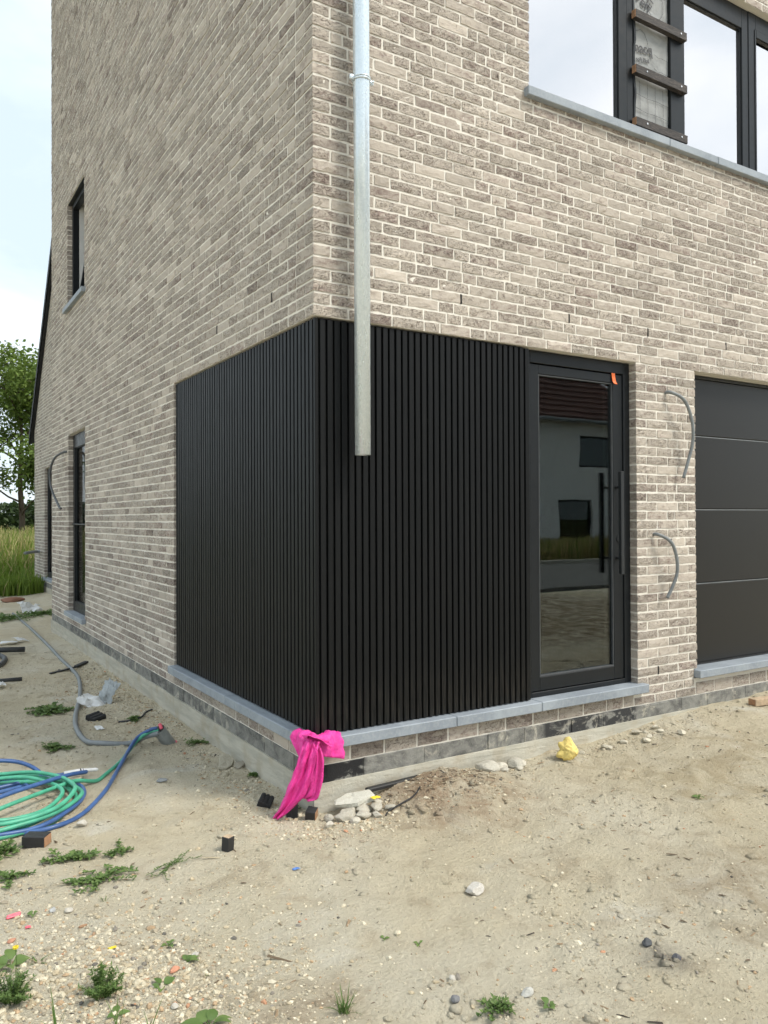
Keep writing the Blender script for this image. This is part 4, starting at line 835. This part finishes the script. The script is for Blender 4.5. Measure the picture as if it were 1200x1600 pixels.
m = MB(); m.box((0, -0.035, 0.004), (0.75, 0.035, 0.052), 0.003); m.obj('plank', 'raw_wood', t_)
m = MB(); m.box((-0.0015, -0.031, 0.008), (0.001, 0.031, 0.048)); m.obj('sawn_end', 'sawn_wood', t_)

# torn bag, plastic scraps
def crumple(name, mat, loc, size, seed, label, cat, rot=(0, 0, 0), n=9):
    r = np.random.default_rng(seed); g = np.linspace(-1, 1, n); A, B = np.meshgrid(g, g, indexing='ij')
    Z = (fbm(A+3, B+5, 1.6, 3, seed)-0.3)*1.3*np.clip(1.15-0.6*(A**2+B**2), 0.1, 1); V = np.stack([A*(1+0.15*r.normal(size=A.shape)*0.6), B*(1+0.1*r.normal(size=A.shape)), Z], -1).reshape(-1, 3)*np.array(size)/2
    ids = np.arange(n*n).reshape(n, n); q = np.stack([ids[:-1, :-1], ids[1:, :-1], ids[1:, 1:], ids[:-1, 1:]], -1).reshape(-1, 4)
    o = link(name, npmesh(name, V, q, mat), None, loc); o.rotation_euler = rot; md = o.modifiers.new('thick', 'SOLIDIFY'); md.thickness = min(size)*0.05; return tag(o, label, cat)
tb = thing('torn_bag', 'torn white and grey bag scrap lying right of the conduit', 'bag', gpt(-0.46, 3.03, 0))
o = crumple('white_half', 'white_plastic', (0, 0, 0.03), (0.22, 0.16, 0.14), 4, 'x', 'x', (0.3, 0.5, -0.5)); o.parent = tb; del o['label']; del o['category']
o = crumple('grey_half', 'tape_grey', (0.13, 0.03, 0.10), (0.20, 0.14, 0.08), 6, 'x', 'x', (0.5, -1.0, 0.3)); o.parent = tb; del o['label']; del o['category']
crumple('plastic_scrap', 'white_plastic', gpt(0.06, 10.3, 0.05), (0.35, 0.3, 0.35), 8, 'crumpled white plastic scrap far along the side wall', 'scrap', (0.6, 0.2, 0.3))
crumple('plastic_scrap', 'white_plastic', gpt(-0.66, 6.85, 0.02), (0.22, 0.1, 0.08), 9, 'white scrap above the dark pipe length, left one', 'scrap')
crumple('plastic_scrap', 'white_plastic', gpt(-0.50, 6.95, 0.03), (0.17, 0.12, 0.1), 10, 'white scrap above the dark pipe length, right one', 'scrap', (0.2, 0.2, 0.6))
crumple('plastic_scrap', 'white_plastic', gpt(-1.03, 4.2, 0.03), (0.12, 0.1, 0.1), 12, 'white lump at the left edge below the dark pipes', 'scrap')
crumple('plastic_scrap', 'white_plastic', gpt(-0.575, 2.26, 0.01), (0.05, 0.10, 0.05), 13, 'thin white twist of plastic below the ridged offcut', 'scrap')
crumple('plastic_scrap', 'yellow_bit', gpt(-1.165, -0.74, 0.008), (0.028, 0.016, 0.014), 14, 'tiny yellow plastic scrap in the gravel at lower left', 'scrap')
crumple('plastic_scrap', 'yellow_bit', gpt(0.245, -0.185, 0.055), (0.045, 0.035, 0.02), 15, 'yellow plastic scrap on the rubble heap right of the corner', 'scrap')
crumple('plastic_scrap', 'blue_bit', gpt(-0.36, -0.53, 0.006), (0.030, 0.018, 0.014), 16, 'tiny blue plastic scrap in the soil below the corner', 'scrap')
crumple('plastic_scrap', 'pink_bit', gpt(-1.40, -0.47, 0.006), (0.018, 0.016, 0.012), 17, 'tiny pink crumb below the pink peg at lower left', 'scrap')
m = MB(); m.box((-0.028, -0.010, 0), (0.024, 0.001, 0.008), 0.003); m.box((-0.022, 0.004, 0), (0.028, 0.014, 0.008), 0.003); m.box((-0.004, 0.0, 0), (0.004, 0.005, 0.007))
o = m.obj('pink_peg', 'pink_bit', None, False, gpt(-1.43, -0.325, 0.004)); o.rotation_euler = (0, 0, 0.15); tag(o, 'pink plastic peg with two prongs on gravel at the left edge', 'peg')
wt = thing('white_tube', 'white plastic nozzle tube with black bands resting on the hose coil', 'tube', gpt(-0.985, 1.228, 0.02), -0.07)
m = MB(); m.tube([(0, 0, 0.02), (0.105, 0, 0.025), (0.11, 0, 0.025), (0.175, -0.01, 0.024), (0.185, -0.012, 0.024)], [0.015, 0.015, 0.012, 0.010, 0.004], 12); m.obj('barrel', 'white_plastic', wt, True)
m = MB(); m.tube([(0.086, 0, 0.0238), (0.093, 0, 0.0243)], 0.0156, 12); m.tube([(0.101, 0, 0.0247), (0.1045, 0, 0.025)], 0.0156, 12); m.obj('band', 'tar_black', wt)
m = MB(); m.box((-0.035, -0.025, 0), (0.035, 0.025, 0.014), 0.002); o = m.obj('chipboard_bit', 'pale_chip', None, False, gpt(-0.95, 1.12, 0.03)); o.rotation_euler = (0.1, 0.1, -0.6); tag(o, 'tan chipboard bit lying inside the hose coil', 'board')

# yellow foam lump
r_ = np.random.default_rng(2); Vf = IV4.copy(); rad = np.ones(len(Vf))*0.78
for d, a, k in (((-0.62, 0.1, 0.62), 0.62, 16), ((0.05, 0.1, 1.0), 0.80, 10), ((0.75, 0.0, 0.15), 0.30, 5), ((-0.92, -0.2, -0.15), 0.55, 14), ((0.2, -0.8, 0.2), 0.28, 6), ((0.5, 0.3, 0.65), 0.22, 10), ((-0.2, -0.6, -0.5), 0.25, 5)):
    d = np.array(d)/np.linalg.norm(d); rad += a*np.exp(k*(Vf@d-1))
rad += (fbm(Vf[:, 0]*2+7, Vf[:, 2]*2+Vf[:, 1]*1.7, 1.5, 3, 4)-0.5)*0.30
Vf = Vf*rad[:, None]*np.array((0.056, 0.052, 0.056)); Vf[:, 2] = np.maximum(Vf[:, 2], -0.045); th_ = -0.55; Vf = np.stack([Vf[:, 0]*math.cos(th_)-Vf[:, 1]*math.sin(th_), Vf[:, 0]*math.sin(th_)+Vf[:, 1]*math.cos(th_), Vf[:, 2]+0.045], -1)
fo = link('foam_lump', npmesh('foam_lump', Vf, IF4, 'foam_yellow', smooth=True), None, gpt(1.59, -0.17, -0.006)); tag(fo, 'lumpy yellow blob of hardened foam on the soil below the door sill', 'foam')

# pink film knotted round the sill corner
def loft(m, rows, nw, amp, seed):
    """rows: (centre, half-width vector, bulge vector)"""
    r = np.random.default_rng(seed); ph = r.uniform(0, 6, 3); vs_ = []
    for i, (c, h, b) in enumerate(rows):
        c, h, b = np.array(c), np.array(h), np.array(b)
        for k in range(nw):
            s = -1+2*k/(nw-1); f = amp*(math.sin(s*5.2+ph[0]+i*0.12)+0.6*math.sin(s*9.7+ph[1]-i*0.16)+0.35*math.sin(s*17+ph[2]+i*0.3)); vs_.append(c+h*(s+0.04*math.sin(i*1.3+k))+b*(f+0.35*math.sin(i*0.9+s*3)*amp))
    m.add(vs_, [(i*nw+k, i*nw+k+1, (i+1)*nw+k+1, (i+1)*nw+k) for i in range(len(rows)-1) for k in range(nw-1)])
def lerp_rows(keys, n):
    o = []
    P = [smooth_path([k[j] for k in keys], n) for j in range(3)]
    return list(zip(*P))
pf = MB()
nC, nL, nR = (-0.55, -0.83, 0.05), (-1, 0, 0.1), (0, -1, 0.1)
tail = [((-0.055, -0.075, 0.395), (0.035, -0.022, 0.0), nC), ((-0.078, -0.085, 0.345), (0.036, -0.022, 0.0), nC), ((-0.098, -0.075, 0.255), (0.038, -0.023, -0.01), nC), ((-0.128, -0.055, 0.160), (0.036, -0.022, -0.02), nC), ((-0.168, -0.025, 0.075), (0.028, -0.016, -0.005), nC), ((-0.205, 0.012, 0.015), (0.020, -0.011, 0.0), nC)]
loft(pf, lerp_rows(tail, 6), 22, 0.010, 1)
tail2 = [((-0.050, -0.085, 0.385), (0.018, -0.012, 0.0), nC), ((-0.040, -0.095, 0.32), (0.028, -0.018, 0.0), nC), ((-0.045, -0.090, 0.22), (0.034, -0.020, 0.0), nC), ((-0.055, -0.075, 0.13), (0.026, -0.014, -0.015), nC), ((-0.08, -0.05, 0.105), (0.012, -0.006, -0.01), nC)]
loft(pf, lerp_rows(tail2, 5), 14, 0.007, 2)
left = [((0.005, 0.035, 0.395), (0.0, 0.055, 0.004), (0, 0, 1)), ((-0.035, 0.035, 0.410), (0.0, 0.075, 0.006), (-0.3, 0, 1)), ((-0.066, 0.035, 0.392), (0.0, 0.085, 0.008), nL), ((-0.074, 0.025, 0.35), (0.0, 0.090, 0.012), nL), ((-0.080, 0.0, 0.30), (0.01, 0.065, 0.028), nL), ((-0.085, -0.04, 0.24), (0.012, 0.030, 0.02), nL)]
loft(pf, lerp_rows(left, 5), 22, 0.006, 3)
right = [((0.03, 0.005, 0.395), (0.070, 0.0, 0.004), (0, 0, 1)), ((0.025, -0.035, 0.410), (0.090, 0.0, 0.006), (0, -0.3, 1)), ((0.022, -0.066, 0.394), (0.100, 0.0, -0.004), nR), ((0.030, -0.076, 0.345), (0.095, 0.0, -0.010), nR), ((0.040, -0.080, 0.300), (0.085, 0.0, -0.022), nR)]
loft(pf, lerp_rows(right, 5), 24, 0.006, 4)
loft(pf, lerp_rows([((-0.075, -0.03, 0.405), (0.0, 0.03, 0.0), (-0.5, -0.5, 1)), ((-0.055, -0.065, 0.422), (0.022, 0.026, 0.0), (-0.5, -0.5, 1)), ((-0.02, -0.080, 0.405), (0.0, 0.03, 0.01), (-0.2, -0.8, 1)), ((0.03, -0.084, 0.385), (-0.005, 0.02, 0.03), nR)], 6), 12, 0.006, 5)
po = pf.obj('pink_film', 'pink_film', None, True); md = po.modifiers.new('thick', 'SOLIDIFY'); md.thickness = 0.0015
tag(po, 'bright pink plastic film knotted over the sill at the house corner', 'plastic film')

# orange tag on the door
m = MB(); vs_ = []
prof = [(0.0, 2.474), (0.0, 2.43), (-0.004, 2.40), (-0.012, 2.385), (-0.020, 2.379)]
for d, z in prof:
    wdt = 0.016 if z > 2.38 else 0.012
    vs_ += [(2.252-wdt+(2.474-z)*0.10, 0.0615+d, z), (2.252+wdt+(2.474-z)*0.10, 0.0615+d, z)]
m.add(vs_, [(2*i, 2*i+1, 2*i+3, 2*i+2) for i in range(4)]); o = m.obj('orange_tag', 'orange_plastic'); md = o.modifiers.new('thick', 'SOLIDIFY'); md.thickness = 0.002; tag(o, 'small orange plastic tag stuck on the top right of the front door', 'tag')

# ------------------------------------------------------------------ plants
class LB:
    def __init__(s): s.V = []; s.Q = []; s.T = []
    def leaf(s, base, d, L_, W_, droop=0.3, tint=None, n=4, fold=0.25, roll_=0.0, dry=0.0, tip=0.0):
        d = np.array(d, float); d /= np.linalg.norm(d); side = np.cross(d, (0, 0, 1.0)); 
        if np.linalg.norm(side) < 1e-3: side = np.array([1.0, 0, 0])
        side /= np.linalg.norm(side); up = np.cross(side, d); side = side*math.cos(roll_)+up*math.sin(roll_); up = np.cross(side, d)
        o = sum(len(a) for a in s.V); P = []; tn = tint if tint is not None else random.random()
        for i in range(n+1):
            t = i/n; wd = W_*(math.sin(PI*min(1, 0.06+0.94*t)**0.75)*(1-tip)+tip*(1-t))+0.0004; c = np.array(base)+d*L_*t+np.array((0, 0, -1))*droop*L_*t*t
            P += [c-side*wd/2+up*fold*wd*0.5, c, c+side*wd/2+up*fold*wd*0.5]
        s.V.append(np.array(P)); s.T.append(np.tile((tn, dry, 0), (len(P), 1)))
        for i in range(n):
            for k in (0, 1): s.Q.append((o+3*i+k, o+3*i+k+1, o+3*i+3+k+1, o+3*i+3+k))
    def mesh(s, name, mat): return npmesh(name, np.concatenate(s.V), np.array(s.Q), mat, np.concatenate(s.T), True)
def rosette(x, y, n, L_, W_, label, group=None, lift=0.45, spread=(0, 2*PI), name='broadleaf_weed'):
    t_ = thing(name, label, 'weed', gpt(x, y)); 
    for i in range(n):
        a = spread[0]+(spread[1]-spread[0])*(i+random.uniform(-0.25, 0.25))/n; l = L_*random.uniform(0.7, 1.1); el = lift*random.uniform(0.6, 1.4); st = l*0.3
        d = np.array((math.cos(a), math.sin(a), el)); b = d/np.linalg.norm(d)*st
        lb = LB(); lb.leaf(b, d, l, W_*random.uniform(0.8, 1.15), 0.55*el+0.08, random.uniform(0.2, 1), 6, 0.3, random.uniform(-0.4, 0.4)); link('leaf', lb.mesh('leaf', 'leaf_weed'), t_)
        m = MB(); m.tube([(0, 0, -0.004), b*0.5, b], 0.0016, 5); m.obj('stem', M['blade_weed'], t_)
    return t_
def feathery(x, y, h, rad, n, label, cat='weed', flowers=False):
    t_ = thing('feathery_weed', label, cat, gpt(x, y)); lb = LB(); sm = MB()
    for i in range(n):
        a = random.uniform(0, 2*PI); rr_ = rad*random.random()**0.6; tip = np.array((rr_*math.cos(a), rr_*math.sin(a), h*random.uniform(0.5, 1.05)*(1-0.5*(rr_/rad)**2))); b0 = np.array((rr_*0.25*math.cos(a), rr_*0.25*math.sin(a), 0))
        pts = [b0, (b0+tip)/2+np.array((0, 0, h*0.08)), tip]; sm.tube(pts, [0.0013, 0.0010, 0.0005], 4, False)
        for k in range(11):
            u = 0.2+0.8*k/10; p = pts[0]*(1-u)**2+2*pts[1]*u*(1-u)+pts[2]*u*u
            for q in range(3):
                d = np.random.default_rng(i*97+k*7+q).normal(size=3); d[2] = abs(d[2])*0.6; lb.leaf(p, d, random.uniform(0.008, 0.018), 0.0036, 0.1, random.random(), 2, 0.2)
    link('foliage', lb.mesh('foliage', 'leaf_weed'), t_); sm.obj('stem', M['blade_weed'], t_)
    return t_
def creeper(x, y, rad, n, label, leaf=(0.02, 0.010), flat=0.25, dirs=None, name='creeping_weed'):
    t_ = thing(name, label, 'weed', gpt(x, y)); lb = LB(); sm = MB()
    for i in range(n):
        a = random.uniform(0, 2*PI) if dirs is None else random.gauss(random.choice(dirs), 0.35); l = rad*random.uniform(0.4, 1.0); px, py = 0.0, 0.0; pts = []
        for k in range(9):
            zz = float(gz(x+px, y+py)-gz(x, y))+0.006+0.012*random.random(); pts.append((px, py, zz)); a += random.gauss(0, 0.18); px += math.cos(a)*l/8; py += math.sin(a)*l/8
            for q in range(3): b = a+random.uniform(-2.2, 2.2); lb.leaf(pts[-1], (math.cos(b), math.sin(b), random.uniform(0.0, flat*2)), leaf[0]*random.uniform(0.6, 1.3), leaf[1]*random.uniform(0.7, 1.2), 0.15, random.random(), 2, 0.25, random.uniform(-0.5, 0.5))
        sm.tube(pts, 0.0012, 4, False)
    link('foliage', lb.mesh('foliage', 'leaf_weed'), t_); sm.obj('stem', M['blade_weed'], t_); return t_
def tuft(x, y, h, n, label, spread=0.9, w_=0.004, dry=0.15):
    t_ = thing('grass_tuft', label, 'grass tuft', gpt(x, y)); lb = LB()
    for i in range(n):
        a = random.uniform(0, 2*PI); e = random.uniform(0.7, 2.5)/spread; b = (random.gauss(0, 0.006), random.gauss(0, 0.006), -0.004)
        lb.leaf(b, (math.cos(a), math.sin(a), e), h*random.uniform(0.55, 1.1), w_, random.uniform(0.1, 0.5), random.random(), 5, 0.3, 0, float(random.random() < dry)*random.uniform(0.4, 1), 0.75)
    link('blades', lb.mesh('blades', 'blade_weed'), t_); return t_
feathery(-1.262, -1.005, 0.10, 0.074, 44, 'bushy feathery green weed standing in the pale gravel at lower left')
feathery(-1.500, -0.880, 0.10, 0.075, 44, 'feathery green weed cut by the left edge below the broad leaves')
rosette(-1.485, -0.70, 5, 0.075, 0.040, 'broad-leaved weed at the left edge above the feathery weed', lift=0.7)
t_ = thing('yellow_flower', 'tiny yellow flower head on a stalk at the left edge', 'flower', gpt(-1.475, -0.76)); m = MB(); m.tube([(0, 0, -0.004), (0.002, 0, 0.05), (0.0, 0, 0.085)], 0.0012, 5); m.obj('stem', M['blade_weed'], t_)
m = MB()
for i in range(9): a = i*0.7; m.tube([(0.006*math.cos(a), 0.006*math.sin(a), 0.084), (0.007*math.cos(a), 0.007*math.sin(a), 0.090)], 0.003, 5)
m.obj('petals', 'yellow_bit', t_)
rosette(-1.020, -1.325, 7, 0.072, 0.036, 'large broad-leaved plant cut by the bottom edge', lift=0.55)
rosette(-1.080, -1.045, 4, 0.040, 0.026, 'three-leaved green seedling below the red brick chip', lift=0.45)
rosette(-0.965, -0.945, 4, 0.036, 0.020, 'leafy sprig just right of the red brick chip', lift=0.4, spread=(-0.6, 2.4))
rosette(-0.985, -0.80, 4, 0.034, 0.018, 'small sprig with upright leaves above the red brick chip', lift=1.0)
rosette(-1.365, -0.345, 3, 0.036, 0.022, 'seedling with bright leaves right of the pink peg', lift=1.0)
rosette(-1.245, -1.13, 4, 0.036, 0.020, 'small leafy seedling between feathery weed and bottom edge', lift=0.6)
tuft(-0.655, -1.49, 0.10, 36, 'grass tuft with arching blades at the bottom middle')
tuft(-1.41, -1.12, 0.17, 5, 'tall thin grass blades near the bottom left corner', 0.45, 0.006, 0)
tuft(-1.255, -1.20, 0.12, 3, 'single upright grass stalk right of the tall blades at the bottom', 0.35, 0.005, 0)
tuft(-1.175, -1.25, 0.11, 3, 'slanting grass blade left of the large broad-leaved plant', 0.5, 0.005, 0)
tuft(-1.40, -0.72, 0.07, 9, 'sprawling grass with curved blades right of the left-edge weed', 1.6, 0.006, 0.2)
tuft(-1.11, -0.36, 0.05, 7, 'small dry grass sprig on bare sand at lower left', 0.9, 0.004, 0.3)
tuft(-0.93, -1.04, 0.02, 14, 'tiny grey-green tuft in the grit right of the leafy sprigs', 1.0, 0.003, 0.3)
tuft(-1.19, 0.12, 0.05, 8, 'small grass tuft below the black wood block', 0.9, 0.004, 0.2)
creeper(-1.08, -0.20, 0.17, 16, 'trailing green weed patch lower left, largest of the mats', (0.022, 0.011), 0.3, (PI*0.8, PI*1.2, 0.3))
creeper(-0.80, -0.20, 0.16, 9, 'thin grey-green trailing weed right of the largest mat', (0.013, 0.005), 0.3, (0.5, PI*1.1))
creeper(-1.17, 0.08, 0.13, 12, 'leafy mat on sand below the black-faced block', (0.026, 0.013), 0.3, (0.2, PI))
creeper(-0.95, 0.05, 0.10, 10, 'low green weed right of the leafy mat below the block', (0.018, 0.008), 0.3)
creeper(-1.42, 0.36, 0.13, 18, 'dense green weed at the left edge beside the black wood block', (0.03, 0.012), 0.7)
creeper(-1.40, 0.02, 0.10, 9, 'green weed at the left edge under the block', (0.02, 0.01), 0.4)
creeper(-0.76, 3.05, 0.22, 30, 'green leafy mat left of the grey conduit', (0.035, 0.022), 0.4)
creeper(-0.905, 1.93, 0.13, 14, 'small green mat below the conduit bend', (0.026, 0.015), 0.35)
creeper(-0.30, 2.38, 0.10, 8, 'small green weed beside the black strap', (0.022, 0.012), 0.4)
creeper(-0.10, 1.55, 0.10, 10, 'dry brown-green weed right of the taped sleeve', (0.022, 0.008), 0.4)
creeper(-0.26, -1.715, 0.07, 10, 'low green weed at the bottom right of the middle', (0.016, 0.008), 0.6)
rosette(-0.115, -1.80, 4, 0.036, 0.024, 'leafy seedling beside the pale stone at the bottom edge', lift=0.8)
rosette(-0.323, -1.18, 3, 0.020, 0.011, 'tiny green seedling on bare soil, left of two', lift=0.5)
rosette(-0.228, -1.265, 3, 0.022, 0.011, 'tiny green seedling on bare soil, right of two', lift=0.5)
rosette(1.714, -0.969, 5, 0.035, 0.02, 'lone small green seedling on the soil at right', lift=0.7)
creeper(-0.02, 0.72, 0.06, 7, 'tiny weed at the foot of the side wall', (0.018, 0.008), 0.6)
creeper(-0.06, 0.13, 0.05, 8, 'thin weed growing at the footing left of the pink film', (0.018, 0.008), 0.9)
creeper(-0.5, 9.6, 0.6, 30, 'low dark weed patch at the far left of the soil', (0.09, 0.03), 0.4)
creeper(0.25, 9.9, 0.5, 20, 'low weed patch by the far end of the side wall', (0.08, 0.03), 0.4)

# field of tall grass beyond the site
def field(name, n, xr, yr, hr, seed, label, dryp, densy=1.0, wd=0.012):
    r = np.random.default_rng(seed); x = r.uniform(*xr, n); y = yr[0]+(yr[1]-yr[0])*r.random(n)**densy
    ok = ~((x > WX-0.05) & (x < 8) & (y > 7) & (y < 15.3)); x, y = x[ok], y[ok]; k = len(x); f = sstep(yr[0]+1.0, yr[0]+5.5, y)
    h = (hr[0]+(hr[1]-hr[0])*f)*r.uniform(0.6, 1.15, k)*(0.75+0.5*fbm(x, y, 0.6, 2, 9)); a = r.uniform(0, 2*PI, k); ln = r.uniform(0.05, 0.4, k)*h; z = gz(x, y); w_ = wd*(1+y.clip(0)*0.02)*r.uniform(0.6, 1.3, k)
    b = r.uniform(0, 2*PI, k); wx, wy = np.cos(b)*w_, np.sin(b)*w_; dx, dy = np.cos(a)*ln, np.sin(a)*ln
    P = lambda t, s, wf: np.stack([x+dx*t*t+s*wx*wf, y+dy*t*t+s*wy*wf, z+h*(t-0.12*t*t*t)], -1)
    V = np.stack([P(0, -1, 0.8), P(0, 1, 0.8), P(0.5, -1, 1), P(0.5, 1, 1), P(1, -1, 0.15), P(1, 1, 0.15)], 1); Qd = np.array([(0, 1, 3, 2), (2, 3, 5, 4)])
    pd = dryp[0]+(dryp[1]-dryp[0])*f; dry = (r.random(k) < pd)*r.uniform(0.5, 1, k); T = np.stack([r.random(k), dry, dry*0], -1)
    o = link(name, npmesh(name, V.reshape(-1, 3), (Qd[None]+(np.arange(k)*6)[:, None, None]).reshape(-1, 4), 'blade_field', np.repeat(T, 6, 0))); o['kind'] = 'stuff'; tag(o, label, 'grass')
field('field_grass', 60000, (-7, 7), (13.4, 34), (0.35, 1.15), 3, 'tall green and straw-coloured grass in the field behind the site', (0.03, 0.5), 1.5)
field('verge_grass', 16000, (8, 34), (-18.8, -15.6), (0.7, 0.95), 4, 'tall dry grass on the verge across the road, mirrored in the door', (0.80, 0.85), 1.0, 0.02)

# trees
def leaf_quads(C_, size, r, flat=0.35):
    k = len(C_); n = r.normal(size=(k, 3)); n[:, 2] = np.abs(n[:, 2])+flat; n /= np.linalg.norm(n, axis=1)[:, None]; a = r.normal(size=(k, 3)); u = np.cross(n, a); u /= np.linalg.norm(u, axis=1)[:, None]; v = np.cross(n, u); s = (size*r.uniform(0.6, 1.3, k))[:, None]
    return np.stack([C_-u*s, C_-v*s*0.55+n*s*0.15, C_+u*s, C_+v*s*0.55+n*s*0.15], 1)
def tree(x, y, H, trunk_r, crown_r, z_low, n_leaf, size, seed, label, mat='leaf_tree', group=None):
    r = np.random.default_rng(seed); t_ = thing('tree', label, 'tree', gpt(x, y), 0, group); m = MB(); tips = []
    def limb(p, d, l, rad, lev):
        n = 5; pts = [np.array(p)]; dd = np.array(d, float)
        for i in range(n): dd = dd+r.normal(0, 0.13, 3)+np.array((0, 0, 0.05)); dd /= np.linalg.norm(dd); pts.append(pts[-1]+dd*l/n)
        m.tube(pts, [rad*(1-0.75*i/n) for i in range(n+1)], 6 if lev < 2 else 4, False)
        if lev >= 2: tips.extend(pts[2:])
        if lev < 3:
            for j in range(5 if lev == 0 else 4):
                q = pts[r.integers(2, n+1)]; a = r.uniform(0, 2*PI); e = r.uniform(0.15, 0.9); limb(q, (math.cos(a), math.sin(a), e), l*r.uniform(0.45, 0.7), rad*0.45, lev+1)
    trunk = [np.array((0, 0, -0.2)), np.array((0.05, 0, H*0.2)), np.array((-0.02, 0.05, H*0.4)), np.array((0.03, 0, H*0.62)), np.array((0, 0.03, H*0.86))]; m.tube(trunk, [trunk_r*1.25, trunk_r, trunk_r*0.8, trunk_r*0.5, trunk_r*0.2], 9, False)
    for j in range(13):
        f = r.uniform(z_low/H, 0.84); p = np.array((0, 0, H*f)); a = j*2.4+r.uniform(-0.3, 0.3); limb(p, (math.cos(a), math.sin(a), r.uniform(0.3, 0.9)), crown_r*(1.05-0.55*abs(f-0.5))*r.uniform(0.7, 1.0), trunk_r*0.4, 1)
    m.obj('trunk', 'bark', t_, True)
    tips = np.array(tips); tips = tips[tips[:, 2] > z_low*0.85]; rad_ = np.hypot(tips[:, 0], tips[:, 1]); tips = tips[(rad_ < crown_r*1.15) & (tips[:, 2] < H)]
    C_ = tips[r.integers(0, len(tips), n_leaf)]+r.normal(0, 0.17*crown_r/2, (n_leaf, 3)); V = leaf_quads(C_, np.full(n_leaf, size), r)
    T = np.repeat(np.stack([np.clip(r.normal(0.5, 0.25, n_leaf), 0, 1)]*3, -1), 4, 0)
    link('crown', npmesh('crown', V.reshape(-1, 3), np.arange(n_leaf*4).reshape(-1, 4), mat, T), t_)
tree(2.0, 27.0, 7.1, 0.10, 2.7, 1.2, 18000, 0.085, 5, 'leafy green tree with a thin trunk rising over the tall grass')
tree(-2.6, 30.0, 7.0, 0.10, 2.3, 1.9, 12000, 0.085, 8, 'leafy tree further left, only its edge in view')
# far wood: one mass
r = np.random.default_rng(6); n = 24000; x = r.uniform(-28, 26, n); y = 47+r.uniform(-2.2, 2.2, n); hh = 1.3+2.6*fbm(x, y*0.2, 0.22, 3, 3); z = hh*r.random(n)**0.7
V = leaf_quads(np.stack([x, y, z], -1), np.full(n, 0.22), r); T = np.repeat(np.stack([np.clip(r.normal(0.45, 0.25, n), 0, 1)]*3, -1), 4, 0)
fw = link('far_wood', npmesh('far_wood', V.reshape(-1, 3), np.arange(n*4).reshape(-1, 4), 'leaf_far', T)); fw['kind'] = 'stuff'; tag(fw, 'dark green wood along the horizon behind the field', 'wood')
